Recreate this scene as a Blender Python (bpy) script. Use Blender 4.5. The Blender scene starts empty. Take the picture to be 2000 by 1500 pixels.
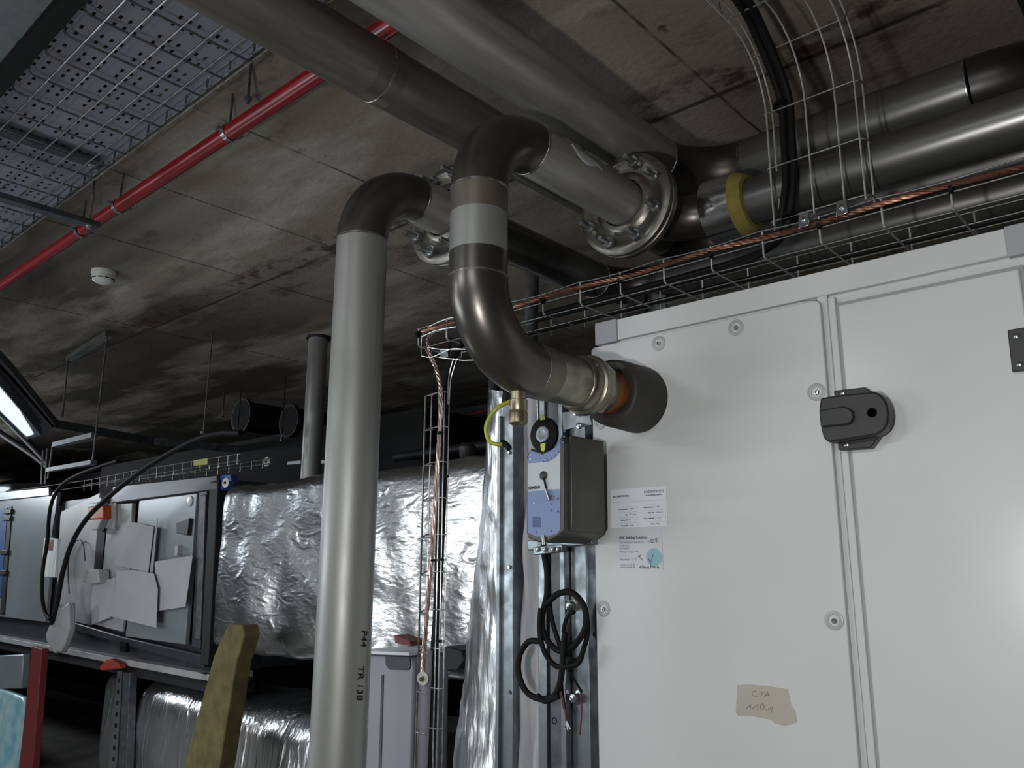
import bpy, bmesh, math, random
from mathutils import Vector, Matrix, noise
random.seed(7)
sc = bpy.context.scene
COL = sc.collection
PI = math.pi

# ---------------------------------------------------------------- camera
FPX = 1575.0
PITCH, YAW, ROLL = math.radians(12.7), math.radians(41.73), math.radians(0.2)
EYE = Vector((0, 0, 1.6))
Fh = Vector((-math.sin(YAW), math.cos(YAW), 0)); Rh = Vector((math.cos(YAW), math.sin(YAW), 0)); Zu = Vector((0, 0, 1))
FW = Fh*math.cos(PITCH) + Zu*math.sin(PITCH); UP0 = -Fh*math.sin(PITCH) + Zu*math.cos(PITCH)
RT = Rh*math.cos(ROLL) + UP0*math.sin(ROLL); UP = UP0*math.cos(ROLL) - Rh*math.sin(ROLL)
cd = bpy.data.cameras.new('camera'); cam = bpy.data.objects.new('camera', cd); COL.objects.link(cam)
cd.sensor_fit = 'HORIZONTAL'; cd.sensor_width = 36; cd.lens = 36*FPX/2000; cd.clip_start = 0.02; cd.clip_end = 100
M = Matrix.Identity(4)
for i in range(3):
    M[i][0] = RT[i]; M[i][1] = UP[i]; M[i][2] = -FW[i]; M[i][3] = EYE[i]
cam.matrix_world = M
sc.camera = cam

def at(px, py, ax, v):
    """point of the sight line through a photo pixel where it meets the plane axis=v"""
    d = RT*((px-1000)/FPX) + UP*((750-py)/FPX) + FW
    i = 'XYZ'.index(ax)
    return EYE + d*((v-EYE[i])/d[i])

# ---------------------------------------------------------------- world, light, exposure
sc.view_settings.view_transform = 'Standard'; sc.view_settings.look = 'None'
sc.view_settings.exposure = -0.22; sc.view_settings.gamma = 1.0; sc.view_settings.use_curve_mapping = False
w = bpy.data.worlds.new('world'); sc.world = w; w.use_nodes = True
w.node_tree.nodes['Background'].inputs[0].default_value = (0.5, 0.55, 0.6, 1)
w.node_tree.nodes['Background'].inputs[1].default_value = 0.03

def lamp(name, kind, loc, power, color=(1, 1, 1), size=0.1, size_y=None, target=None, spread=None):
    l = bpy.data.lights.new(name, kind); l.energy = power; l.color = color
    if kind == 'AREA':
        l.shape = 'RECTANGLE'; l.size = size; l.size_y = size_y or size
        if spread: l.spread = spread
    else:
        l.shadow_soft_size = size
    o = bpy.data.objects.new(name, l); COL.objects.link(o); o.location = loc
    if target is not None:
        o.rotation_euler = (Vector(target)-Vector(loc)).to_track_quat('-Z', 'Y').to_euler()
    return o
lamp('hand_torch', 'SPOT', (-0.33, -0.12, 1.57), 50, (1.0, 0.997, 0.99), 0.03, target=(-1.25, 1.7, 2.0)).data.spot_size = math.radians(150)
bpy.data.lights['hand_torch'].spot_blend = 0.9
for i, x in enumerate((-5.2, -2.6, 0.2)):
    lamp('aisle_tube_light', 'AREA', (x, -2.4, 2.9), 46, (0.94, 0.98, 1.0), 1.5, 0.14, target=(x, -1.6, 0))
lamp('foil_fill_light', 'AREA', (-7.1, -2.5, 1.85), 48, (0.96, 0.98, 1.0), 1.3, 0.8, target=(-2.6, 2.5, 2.1))  # added area light, placed for its reflection in the foil duct
lamp('left_tube_light', 'AREA', (-3.6, -1.0, 1.5), 22, (0.78, 0.9, 1.0), 1.2, 0.4, target=(-3.4, 1.5, 2.9))
lamp('far_tube_light', 'AREA', (-10.2, 1.2, 2.6), 60, (0.85, 0.93, 1.0), 1.4, 0.3, target=(-7.5, 2.8, 1.4))
lamp('low_fill_light', 'AREA', (-4.6, 0.4, 0.35), 12, (0.9, 0.96, 1.0), 0.5, 0.3, target=(-4.2, 2.6, 0.7))  # added fill near the floor to brighten the lower foil duct

# ---------------------------------------------------------------- materials
def hexc(h):
    v = [int(h[i:i+2], 16)/255 for i in (0, 2, 4)]
    return tuple(((c/12.92) if c <= .04045 else ((c+.055)/1.055)**2.4) for c in v) + (1,)
def nmat(name):
    m = bpy.data.materials.new(name); m.use_nodes = True
    nt = m.node_tree; b = nt.nodes['Principled BSDF']
    return m, nt, b
def setc(b, k, v):
    b.inputs[k].default_value = v
def mat(name, col, rough=0.5, metal=0.0, var=0.0, scale=20, bump=0.0, bscale=200, stretch=(1, 1, 1), col2=None, rvar=0.0, emit=None, spec=None, detail=4, lo=.35, hi=.65):
    """principled with a noise that varies colour between col and col2, roughness, and a bump"""
    m, nt, b = nmat(name)
    c = hexc(col) if isinstance(col, str) else col
    setc(b, 'Base Color', c); setc(b, 'Roughness', rough); setc(b, 'Metallic', metal)
    if spec is not None: setc(b, 'Specular IOR Level', spec)
    N, L = nt.nodes, nt.links
    tc = N.new('ShaderNodeTexCoord'); mp = N.new('ShaderNodeMapping'); mp.inputs['Scale'].default_value = stretch
    L.new(tc.outputs['Object'], mp.inputs[0])
    if col2 or rvar or var:
        n = N.new('ShaderNodeTexNoise'); n.inputs['Scale'].default_value = scale; n.inputs['Detail'].default_value = detail
        L.new(mp.outputs[0], n.inputs['Vector'])
        r = N.new('ShaderNodeMapRange'); r.inputs[1].default_value = lo; r.inputs[2].default_value = hi
        L.new(n.outputs['Fac'], r.inputs[0])
        if col2 or var:
            c2 = hexc(col2) if isinstance(col2, str) else (col2 or tuple(x*(1-var) for x in c[:3])+(1,))
            mx = N.new('ShaderNodeMix'); mx.data_type = 'RGBA'
            mx.inputs[6].default_value = c; mx.inputs[7].default_value = c2
            L.new(r.outputs[0], mx.inputs[0]); L.new(mx.outputs[2], b.inputs['Base Color'])
        if rvar:
            r2 = N.new('ShaderNodeMapRange'); r2.inputs[3].default_value = rough-rvar; r2.inputs[4].default_value = rough+rvar
            L.new(r.outputs[0], r2.inputs[0]); L.new(r2.outputs[0], b.inputs['Roughness'])
    if bump:
        n = N.new('ShaderNodeTexNoise'); n.inputs['Scale'].default_value = bscale; n.inputs['Detail'].default_value = 3
        L.new(mp.outputs[0], n.inputs['Vector'])
        bp = N.new('ShaderNodeBump'); bp.inputs['Strength'].default_value = bump; bp.inputs['Distance'].default_value = 0.002
        L.new(n.outputs['Fac'], bp.inputs['Height']); L.new(bp.outputs[0], b.inputs['Normal'])
    if emit:
        setc(b, 'Emission Color', hexc(emit[0])); setc(b, 'Emission Strength', emit[1])
    return m

def concrete_mat():
    m, nt, b = nmat('board_marked_concrete')
    N, L = nt.nodes, nt.links
    def new(t, **k):
        n = N.new(t)
        for a, v in k.items(): setattr(n, a, v)
        return n
    def math_(op, a, bb=None, clamp=False):
        n = new('ShaderNodeMath', operation=op); n.use_clamp = clamp
        for i, v in enumerate((a, bb)):
            if v is None: continue
            if isinstance(v, (int, float)): n.inputs[i].default_value = v
            else: L.new(v, n.inputs[i])
        return n.outputs[0]
    def noise_(vec, scale, detail=5, rough=.55):
        n = new('ShaderNodeTexNoise'); n.inputs['Scale'].default_value = scale; n.inputs['Detail'].default_value = detail; n.inputs['Roughness'].default_value = rough
        L.new(vec, n.inputs['Vector']); return n.outputs['Fac']
    def mr(x, a, bb, c=0., d=1.):
        n = new('ShaderNodeMapRange'); n.inputs[1].default_value = a; n.inputs[2].default_value = bb; n.inputs[3].default_value = c; n.inputs[4].default_value = d
        L.new(x, n.inputs[0]); return n.outputs[0]
    def mix(f, a, bb):
        n = new('ShaderNodeMix', data_type='RGBA')
        L.new(f, n.inputs[0])
        for i, v in ((6, a), (7, bb)):
            if isinstance(v, tuple): n.inputs[i].default_value = v
            else: L.new(v, n.inputs[i])
        return n.outputs[2]
    tc = new('ShaderNodeTexCoord'); O = tc.outputs['Object']
    def mapped(sx, sy, rot=0, off=0):
        mp = new('ShaderNodeMapping'); mp.inputs['Scale'].default_value = (sx, sy, 1); mp.inputs['Rotation'].default_value = (0, 0, rot); mp.inputs['Location'].default_value = (off, off*1.7, 0)
        L.new(O, mp.inputs[0]); return mp.outputs[0]
    base = mix(mr(noise_(mapped(1, 1), 1.6), .35, .65), hexc('9b9184'), hexc('887d70'))
    pale = mr(noise_(mapped(.5, 1.6, 0.5, 3), 1.3, 6, .6), .52, .64)
    base = mix(math_('MULTIPLY', pale, .75), base, hexc('bdb7ab'))
    wear = mr(noise_(mapped(1, 2.2, .35, 9), 2.4, 8, .7), .55, .68)
    base = mix(math_('MULTIPLY', wear, .8), base, hexc('4f453a'))
    # pale and dark bands far to the left
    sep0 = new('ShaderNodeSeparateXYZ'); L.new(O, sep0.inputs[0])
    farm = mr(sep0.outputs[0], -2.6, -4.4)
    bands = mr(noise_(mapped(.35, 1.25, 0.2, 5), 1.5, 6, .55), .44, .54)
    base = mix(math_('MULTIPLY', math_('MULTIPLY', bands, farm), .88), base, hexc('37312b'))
    fine = mr(noise_(O, 42, 6, .7), .3, .7)
    base = mix(math_('MULTIPLY', fine, .22), base, hexc('5e554a'))
    # seams between the boards
    wob = math_('MULTIPLY', math_('SUBTRACT', noise_(O, 3.0), .5), .02)
    X = math_('ADD', sep0.outputs[0], wob); Y = math_('ADD', sep0.outputs[1], wob)
    def line(coord, pos, wd):
        return mr(math_('ABSOLUTE', math_('SUBTRACT', coord, pos)), wd*.3, wd, 1, 0)
    s = None
    brk = mr(noise_(mapped(1, 1, 0, 2), 5, 4), .36, .52)
    for c, p, wd in ((X, -2.262, .008), (X, -0.996, .007), (X, -3.53, .009), (X, -4.8, .012), (X, .27, .008), (X, -2.88, .006), (Y, 2.06, .014), (Y, -.44, .012), (Y, 4.56, .014)):
        l = line(c, p, wd)
        s = l if s is None else math_('MAXIMUM', s, l)
    base = mix(math_('MULTIPLY', math_('MULTIPLY', s, brk), .8), base, hexc('231e18'))
    # rust-brown stains clustered along the seam at y=2.06
    near = mr(math_('ABSOLUTE', math_('SUBTRACT', Y, 2.0)), .03, .16, 1, 0)
    blot = mr(noise_(mapped(1, 1.4, 0, 4), 7, 6, .65), .5, .6)
    base = mix(math_('MULTIPLY', math_('MULTIPLY', near, blot), .85), base, hexc('3a281a'))
    pk = mr(noise_(mapped(1, 1, 0, 6), 11, 5, .7), .66, .72)
    base = mix(math_('MULTIPLY', pk, .8), base, hexc('3d3025'))
    L.new(base, b.inputs['Base Color']); setc(b, 'Roughness', .85); setc(b, 'Specular IOR Level', .25)
    bp = new('ShaderNodeBump'); bp.inputs['Strength'].default_value = .5; bp.inputs['Distance'].default_value = .006
    h = math_('SUBTRACT', math_('MULTIPLY', fine, .5), math_('MULTIPLY', s, .8)); L.new(h, bp.inputs['Height']); L.new(bp.outputs[0], b.inputs['Normal'])
    return m

def foil_mat(name, wrinkle=1.0, stretch=(1, 1, 1), col='c9cdd0', rough=.3, dist=.012):
    m, nt, b = nmat(name); N, L = nt.nodes, nt.links
    setc(b, 'Metallic', 1.0); setc(b, 'Base Color', hexc(col)); setc(b, 'Roughness', rough)
    tc = N.new('ShaderNodeTexCoord'); mp = N.new('ShaderNodeMapping'); mp.inputs['Scale'].default_value = stretch
    L.new(tc.outputs['Object'], mp.inputs[0])
    n1 = N.new('ShaderNodeTexNoise'); n1.inputs['Scale'].default_value = 9; n1.inputs['Detail'].default_value = 6; n1.inputs['Distortion'].default_value = 1.2
    n1.noise_type = 'RIDGED_MULTIFRACTAL' if hasattr(n1, 'noise_type') else n1.noise_type
    n2 = N.new('ShaderNodeTexNoise'); n2.inputs['Scale'].default_value = 38; n2.inputs['Detail'].default_value = 4
    L.new(mp.outputs[0], n1.inputs['Vector']); L.new(mp.outputs[0], n2.inputs['Vector'])
    ad = N.new('ShaderNodeMath'); ad.operation = 'MULTIPLY_ADD'; ad.inputs[1].default_value = .35
    L.new(n2.outputs['Fac'], ad.inputs[0]); L.new(n1.outputs['Fac'], ad.inputs[2])
    bp = N.new('ShaderNodeBump'); bp.inputs['Strength'].default_value = .55*wrinkle; bp.inputs['Distance'].default_value = dist
    L.new(ad.outputs[0], bp.inputs['Height']); L.new(bp.outputs[0], b.inputs['Normal'])
    return m

def perforated_mat():
    m, nt, b = nmat('perforated_galvanised_sheet'); N, L = nt.nodes, nt.links
    setc(b, 'Metallic', .6); setc(b, 'Base Color', hexc('9a9ca8')); setc(b, 'Roughness', .5)
    tc = N.new('ShaderNodeTexCoord'); sp = N.new('ShaderNodeSeparateXYZ'); L.new(tc.outputs['Object'], sp.inputs[0])
    def M_(op, a, v=None):
        n = N.new('ShaderNodeMath'); n.operation = op
        for i, q in enumerate((a, v)):
            if q is None: continue
            if isinstance(q, (int, float)): n.inputs[i].default_value = q
            else: L.new(q, n.inputs[i])
        return n.outputs[0]
    def cell(c, p, half):   # 1 inside a slot along one axis
        f = M_('SUBTRACT', M_('FRACT', M_('DIVIDE', c, p)), .5)
        return M_('LESS_THAN', M_('ABSOLUTE', f), half/p)
    a = M_('MULTIPLY', cell(sp.outputs[0], .036, .0085), cell(sp.outputs[1], .024, .0042))
    keep = M_('GREATER_THAN', M_('FRACT', M_('DIVIDE', sp.outputs[1], .096)), .25)
    keep2 = M_('GREATER_THAN', M_('FRACT', M_('DIVIDE', sp.outputs[0], .108)), .3333)
    hole = M_('MULTIPLY', M_('MULTIPLY', a, keep), keep2)
    tr = N.new('ShaderNodeBsdfTransparent'); ms = N.new('ShaderNodeMixShader')
    L.new(hole, ms.inputs[0]); L.new(b.outputs[0], ms.inputs[1]); L.new(tr.outputs[0], ms.inputs[2])
    L.new(ms.outputs[0], nt.nodes['Material Output'].inputs[0])
    return m

MT = dict(
    concrete=concrete_mat(),
    floor=mat('dark_screed', '77756f', .8, var=.3, scale=4),
    wall=mat('plant_room_plaster', '8b8984', .9, var=.3, scale=3),
    pipe=mat('pickled_stainless', '9a9b98', .46, .6, col2='82837f', scale=5, stretch=(1, 1, .35), rvar=.09, bump=.04, bscale=300),
    pipe_h=mat('stainless_along_y', 'a3a19c', .48, .5, col2='807d77', scale=9, stretch=(3, .35, 3), rvar=.1, bump=.04, bscale=300, detail=6),
    pipe_a=mat('stained_stainless_main', '7d7972', .45, .6, col2='5d5851', scale=8, stretch=(3, .4, 3), rvar=.1, bump=.04, bscale=300, detail=6),
    elbow=mat('heat_tinted_elbow', '6a6661', .33, .85, col2='4d4a46', scale=6, rvar=.06, bump=.03, bscale=400),
    dull=mat('stained_steel_band', '6b675f', .45, .8, col2='837d70', scale=9),
    run=mat('stainless_along_x', '8a8987', .34, .8, col2='686765', scale=5, stretch=(.5, 2, 2), rvar=.08),
    weld=mat('weld_bead', 'b3b1aa', .28, .9, col2='6b665e', scale=60),
    flange=mat('zinc_flange', '8e8b84', .34, .85, col2='6a665f', scale=12, rvar=.08),
    zinc=mat('bright_zinc', 'b9bcbd', .25, .95, col2='8d9092', scale=40),
    galv=mat('galvanised_sheet', '8f9598', .38, .8, col2='757b7f', scale=26, rvar=.08),
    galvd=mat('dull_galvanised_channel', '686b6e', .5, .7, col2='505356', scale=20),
    wire=mat('galvanised_wire', 'b5b7b5', .3, .9, col2='8a8c8a', scale=50),
    wireb=mat('flash_lit_wire', 'dcdcd8', .42, .6, col2='bdbdb9', scale=50),  # paler copy of the wire, flash brightness put into its colour
    wired=mat('unlit_wire', '8c8b88', .5, .6, col2='6d6c69', scale=30),  # darker copy of the wire, lack of flash put into its colour
    red=mat('red_lacquered_pipe', '8e1520', .28, .0, col2='7a111c', scale=6, spec=.6),
    nut=mat('galvanised_malleable_iron', '9a9688', .33, .85, col2='6d685c', scale=18),
    rust=mat('rusty_steel', '94552f', .7, .1, col2='5e3822', scale=30),
    brass=mat('brass', '9c937a', .36, .85, col2='736b58', scale=40),
    rubber=mat('black_foam_rubber', '35322f', .62, 0, col2='2a2725', scale=14, bump=.15, bscale=220),
    black=mat('black_plastic', '2d2c2c', .45, 0, var=.15, scale=30, bump=.05, bscale=500),
    cable=mat('black_cable_sheath', '131313', .65, spec=.2),
    tie=mat('black_cable_tie', '0b0b0b', .6, spec=.2),
    white=mat('white_powder_coat', 'cfd1d0', .36, 0, col2='c9cbca', scale=3, bump=.03, bscale=500),
    door=mat('white_powder_coat_door', 'd3d5d4', .25, 0, col2='cdcfce', scale=3, bump=.03, bscale=500),
    greyp=mat('grey_plastic_corner', 'a5a5aa', .5),
    seal=mat('grey_door_seal', '9b9b98', .6),
    cap=mat('translucent_screw_cap', 'a9acab', .3),
    paper=mat('white_paper_label', 'dfe5ea', .5),
    film=mat('clear_label_film', 'cbccd0', .35),
    ink=mat('printed_ink', '5a5f66', .6), inkd=mat('black_marker', '16181d', .5), inkl=mat('faded_pencil', '77746d', .8),
    inkg=mat('grey_printed_text', '85868b', .6),
    bluedot=mat('blue_sticker', '8db3bf', .5),
    tape=mat('masking_tape', 'b3aea2', .7, var=.08, scale=9),
    foil=foil_mat('aluminium_foil_facing', .9, (.7, 1, 1.7), dist=.010, rough=.27),
    foilv=foil_mat('aluminium_foil_vertical', 1.0, (1.5, 1.5, .3), rough=.3, dist=.016, col='dde0e2'),
    foilt=foil_mat('foil_tape', .6, (2, 2, 2), rough=.2, dist=.004),
    foam=mat('yellow_insulation_foam', '8b8045', .9, 0, col2='7d7030', scale=30, bump=.3, bscale=120),
    wool=mat('yellow_mineral_wool', '665c36', .9, 0, col2='504929', scale=14, bump=.5, bscale=90),
    copper=mat('copper_strand', '9c7464', .38, .85, col2='7a5142', scale=60),
    rose=mat('clear_sheathed_earth_braid', 'b58f84', .3, .7, col2='d8c4bc', scale=70, stretch=(1, 1, .3)),
    canvas=mat('white_canvas_connector', 'b4b6b8', .7, 0, col2='9fa2a6', scale=4),
    actb=mat('actuator_blue_label', '7e8fb8', .5, 0), actw=mat('actuator_white_label', 'c4cbd0', .5, 0), actd=mat('actuator_dark_blue', '4e5f92', .5, 0),
    actg=mat('actuator_grey_housing', '55554f', .42, .3, col2='47473f', scale=8),
    yel=mat('yellow_green_marker', 'c9d23c', .5), yg=mat('yellow_green_earth_wire', 'a3a82b', .4, col2='8c9426', scale=30),
    perf=perforated_mat(),
    ahuframe=mat('dark_anodised_frame', '3e4147', .45, .4, col2='34373c', scale=10, stretch=(.4, 1, 3)),
    ahupanel=mat('blue_grey_panel', '858c91', .32, .1, col2='7b8287', scale=2),
    ahupale=mat('pale_panel', 'a3a5a6', .45, 0, col2='8f9293', scale=3),
    sheet=mat('paper_sheet', 'a9abae', .7, 0, col2='a0a2a6', scale=4),
    bluecap=mat('blue_plastic_corner', '2c4585', .5), bluep=mat('blue_panel', '3c5583', .4), bluefilm=mat('pale_blue_plastic_film', '6fb0c0', .3, col2='b3cdd3', scale=6),
    orange=mat('orange_plastic', 'c04a22', .5), redp=mat('dark_red_steel', '6e2020', .5), redt=mat('red_rag', 'a8341f', .7, col2='8a2a18', scale=12),
    lilac=mat('lilac_grey_plastic', '98949e', .5, 0, col2='8d8993', scale=2),
    dark=mat('dark_steel', '1d1e20', .6, .3), darkest=mat('shade_black', '0e0f10', .9),  # darkest: near-black, shade of the far void put into the colour
    detector=mat('ivory_plastic', 'cbc9c2', .45), yellowtag=mat('yellow_tag', 'b8b62a', .5),
    glass=mat('lamp_diffuser', 'e8f0f2', .4, emit=('e8f4ff', 1.1)),
)

# ---------------------------------------------------------------- mesh helpers
ORG = {}
def rootorg(o): return ORG.get(o.name, Vector((0, 0, 0))) if o is not None else None

class G:
    def __init__(s): s.v = []; s.f = []
    def add(s, vs, fs):
        n = len(s.v); s.v += [Vector(x) for x in vs]; s.f += [tuple(i+n for i in f) for f in fs]; return s
    def box(s, a, b):
        x0, y0, z0 = [min(a[i], b[i]) for i in range(3)]; x1, y1, z1 = [max(a[i], b[i]) for i in range(3)]
        return s.add([(x0, y0, z0), (x1, y0, z0), (x1, y1, z0), (x0, y1, z0), (x0, y0, z1), (x1, y0, z1), (x1, y1, z1), (x0, y1, z1)],
                     [(0, 3, 2, 1), (4, 5, 6, 7), (0, 1, 5, 4), (1, 2, 6, 5), (2, 3, 7, 6), (3, 0, 4, 7)])
    def bar(s, p, q, w, h, up=(0, 0, 1)):
        p, q = Vector(p), Vector(q); d = (q-p).normalized(); u = Vector(up)
        if abs(d.dot(u)) > .98: u = Vector((0, 1, 0))
        a = d.cross(u).normalized()*w/2; b = d.cross(a).normalized()*h/2
        vs = [p-a-b, p+a-b, p+a+b, p-a+b, q-a-b, q+a-b, q+a+b, q-a+b]
        return s.add(vs, [(0, 3, 2, 1), (4, 5, 6, 7), (0, 1, 5, 4), (1, 2, 6, 5), (2, 3, 7, 6), (3, 0, 4, 7)])
    def tube(s, pts, r, seg=24, cap=True, closed=False):
        pts = [Vector(p) for p in pts]; n = len(pts)
        rs = r if isinstance(r, (list, tuple)) else [r]*n
        T = []
        for i in range(n):
            if closed: t = pts[(i+1) % n]-pts[i-1]
            else: t = pts[min(i+1, n-1)]-pts[max(i-1, 0)]
            T.append(t.normalized())
        u = T[0].orthogonal().normalized(); vs = []
        for i in range(n):
            if i:
                ax = T[i-1].cross(T[i])
                if ax.length > 1e-7: u = Matrix.Rotation(T[i-1].angle(T[i]), 3, ax.normalized()) @ u
            b = T[i].cross(u)
            for k in range(seg):
                a = 2*PI*k/seg; vs.append(pts[i]+(u*math.cos(a)+b*math.sin(a))*rs[i])
        fs = []
        for i in range(n if closed else n-1):
            for k in range(seg):
                a = i*seg+k; b_ = i*seg+(k+1) % seg; j = ((i+1) % n)*seg
                fs.append((a, b_, j+(k+1) % seg, j+k))
        if cap and not closed:
            fs.append(tuple(reversed(range(seg)))); fs.append(tuple(range((n-1)*seg, n*seg)))
        return s.add(vs, fs)
    def lathe(s, o, ax, prof, seg=40, cap=True):
        """prof: list of (distance along axis, radius)"""
        o = Vector(o); ax = Vector(ax).normalized(); u = ax.orthogonal().normalized(); b = ax.cross(u); vs = []; fs = []
        for t, r in prof:
            for k in range(seg):
                a = 2*PI*(k+.5)/seg; vs.append(o+ax*t+(u*math.cos(a)+b*math.sin(a))*r)
        for i in range(len(prof)-1):
            for k in range(seg):
                fs.append((i*seg+k, i*seg+(k+1) % seg, (i+1)*seg+(k+1) % seg, (i+1)*seg+k))
        if cap:
            fs.append(tuple(reversed(range(seg)))); fs.append(tuple(range((len(prof)-1)*seg, len(prof)*seg)))
        return s.add(vs, fs)
    def prism(s, pts, d):
        """closed 3D outline pushed along vector d"""
        pts = [Vector(p) for p in pts]; d = Vector(d); n = len(pts)
        fs = [tuple(range(n)), tuple(reversed(range(n, 2*n)))]
        for i in range(n): fs.append((i, i+n, (i+1) % n+n, (i+1) % n))
        return s.add(pts+[p+d for p in pts], fs)
    def build(s, name, m, parent=None, smooth=.7, bevel=0, org=None):
        if parent is not None: o0 = rootorg(parent)
        else: o0 = Vector(org) if org is not None else sum(s.v, Vector())/max(1, len(s.v))
        me = bpy.data.meshes.new(name); me.from_pydata([v-o0 for v in s.v], [], s.f)
        bm = bmesh.new(); bm.from_mesh(me); bmesh.ops.recalc_face_normals(bm, faces=bm.faces); bm.to_mesh(me); bm.free()
        me.materials.append(MT[m] if isinstance(m, str) else m)
        if smooth:
            me.shade_smooth(); me.set_sharp_from_angle(angle=smooth)
        o = bpy.data.objects.new(name, me); COL.objects.link(o)
        if parent is not None: o.parent = parent
        else: o.location = o0
        ORG[o.name] = o0
        if bevel:
            bv = o.modifiers.new('bevel', 'BEVEL'); bv.width = bevel; bv.segments = 2; bv.limit_method = 'ANGLE'; bv.angle_limit = .6
        return o

def tag(o, label, cat, group=None, kind=None):
    if label: o['label'] = label
    if cat: o['category'] = cat
    if group: o['group'] = group
    if kind: o['kind'] = kind
    return o
def thing(name, label, cat, loc=(0, 0, 0), group=None):
    o = bpy.data.objects.new(name, None); COL.objects.link(o); o.location = loc; o.empty_display_size = .05
    ORG[o.name] = Vector(loc); return tag(o, label, cat, group)
def struct(o): o['kind'] = 'structure'; return o
def lab(o, t): o['label'] = t; return o
def copy_tree(o, parent=None, name=None):
    c = o.copy(); COL.objects.link(c)
    ORG[c.name] = ORG.get(o.name, Vector())
    if parent is not None: c.parent = parent
    for ch in list(o.children): copy_tree(ch, c)
    return c

def arc(p, a, b, rad, n=14):
    """centre line of a bend at corner p coming along a, leaving along b"""
    p = Vector(p); a = Vector(a).normalized(); b = Vector(b).normalized()
    c = p-a*rad+b*rad; out = []
    for i in range(n+1):
        t = PI/2*i/n; out.append(c-b*rad*math.cos(t)+a*rad*math.sin(t))
    return out
def spline(pts, n=10):
    P = [Vector(p) for p in pts]; P = [P[0]*2-P[1]]+P+[P[-1]*2-P[-2]]; out = []
    for i in range(1, len(P)-2):
        for k in range(n):
            t = k/n; a, b, c, d = P[i-1], P[i], P[i+1], P[i+2]
            out.append(.5*((2*b)+(c-a)*t+(2*a-5*b+4*c-d)*t*t+(3*b-a-3*c+d)*t**3))
    out.append(P[-2]); return out
def px(pts, ax, v): return [at(x, y, ax, v) for x, y in pts]
def plate(pts, Y, depth, name, m, parent=None, bevel=0, ax='Y'):
    d = {'Y': (0, depth, 0), 'Z': (0, 0, depth), 'X': (depth, 0, 0)}[ax]
    return G().prism(px(pts, ax, Y), d).build(name, m, parent, bevel=bevel)

def text(name, body, size, org, xd, yd, m, parent, align='LEFT', shear=0, ext=.0002, bend=None, bold=0):
    cu = bpy.data.curves.new('t', 'FONT'); cu.body = body; cu.size = size; cu.align_x = align; cu.extrude = ext; cu.shear = shear; cu.offset = bold; cu.resolution_u = 3
    t = bpy.data.objects.new('t', cu); COL.objects.link(t)
    dg = bpy.context.evaluated_depsgraph_get(); me = bpy.data.meshes.new_from_object(t.evaluated_get(dg))
    bpy.data.objects.remove(t); bpy.data.curves.remove(cu)
    xd, yd = Vector(xd).normalized(), Vector(yd).normalized(); zd = xd.cross(yd); o0 = rootorg(parent)
    for v in me.vertices:
        p = Vector(org)+xd*v.co.x+yd*v.co.y+zd*v.co.z
        if bend: p = bend(p)
        v.co = p-o0
    me.materials.clear(); me.materials.append(MT[m])
    o = bpy.data.objects.new(name, me); COL.objects.link(o); o.parent = parent; ORG[o.name] = o0
    return o

# ---------------------------------------------------------------- room shell
def slab(name, a, b, m): return struct(G().box(a, b).build(name, m, smooth=0, org=(0, 0, 0)))
slab('ceiling', (-18, -4, 3.0), (4, 7.5, 3.25), 'concrete')
slab('floor', (-18, -4, -.2), (4, 7.5, 0), 'floor')
slab('wall_far', (-18, 7.5, 0), (4, 7.7, 3.0), 'wall')
slab('wall_left', (-18.2, -4, 0), (-18, 7.5, 3.0), 'wall')
slab('wall_back', (-18, -4.2, 0), (4, -4, 3.0), 'wall')
slab('wall_right', (4, -4, 0), (4.2, 7.5, 3.0), 'wall')

# ---------------------------------------------------------------- white air handling unit (right)
CY = 1.64
ahu = thing('air_handling_unit', 'large white air handling cabinet filling the right side of the photo', 'air handling unit', (-.5, 1.7, .1))
G().box((-1.165, CY+.012, .1), (1.3, 2.7, 2.205)).build('casing', 'white', ahu)
G().box((-1.107, CY, 2.157), (-.247, CY+.02, 2.211)).build('frame_rail', 'white', ahu, bevel=.002)
G().box((-.19, CY, 2.157), (1.3, CY+.02, 2.211)).build('frame_rail', 'white', ahu, bevel=.002)
for x0, x1 in ((-1.174, -1.107), (-.247, -.19)):
    lab(G().box((x0, CY-.003, 2.154), (x1, CY+.06, 2.213)).build('corner_piece', 'greyp', ahu, bevel=.002), 'grey plastic corner')
G().box((-.1905, CY+.004, .1), (1.3, CY+.02, 2.157)).build('frame_post', 'white', ahu)
G().box((-.60, CY-.001, .1), (-.578, CY+.02, 2.157)).build('frame_post', 'white', ahu, bevel=.002)
G().box((-.577, CY-.003, .1), (-.562, CY+.02, 2.148)).build('frame_post', 'white', ahu, bevel=.002)
# panel with rounded corners
def rrect(x0, x1, z0, z1, r, Y, n=6):
    pts = []
    for cx, cz, a0 in ((x1-r, z1-r, 0), (x0+r, z1-r, 90), (x0+r, z0+r, 180), (x1-r, z0+r, 270)):
        for i in range(n+1):
            a = math.radians(a0+90*i/n); pts.append((cx+r*math.cos(a), Y, cz+r*math.sin(a)))
    return pts
PY = CY-.015
G().prism(rrect(-1.178, -.589, .12, 2.145, .012, PY), (0, .014, 0)).build('access_panel', 'white', ahu, bevel=.002)
lab(G().prism([(-.635, CY-.0005, 2.1555), (-.581, CY-.0005, 2.1555), (-.581, CY-.0005, 2.06), (-.5855, CY-.0005, 2.06), (-.5855, CY-.0005, 2.135), (-.598, CY-.0005, 2.15)], (0, .004, 0)).build('corner_gasket', 'seal', ahu), 'grey gasket at panel corner')
door = G().prism(rrect(-.556, -.232, .12, 2.128, .003, CY-.004), (0, .02, 0)).build('door', 'door', ahu, bevel=.003)
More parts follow.
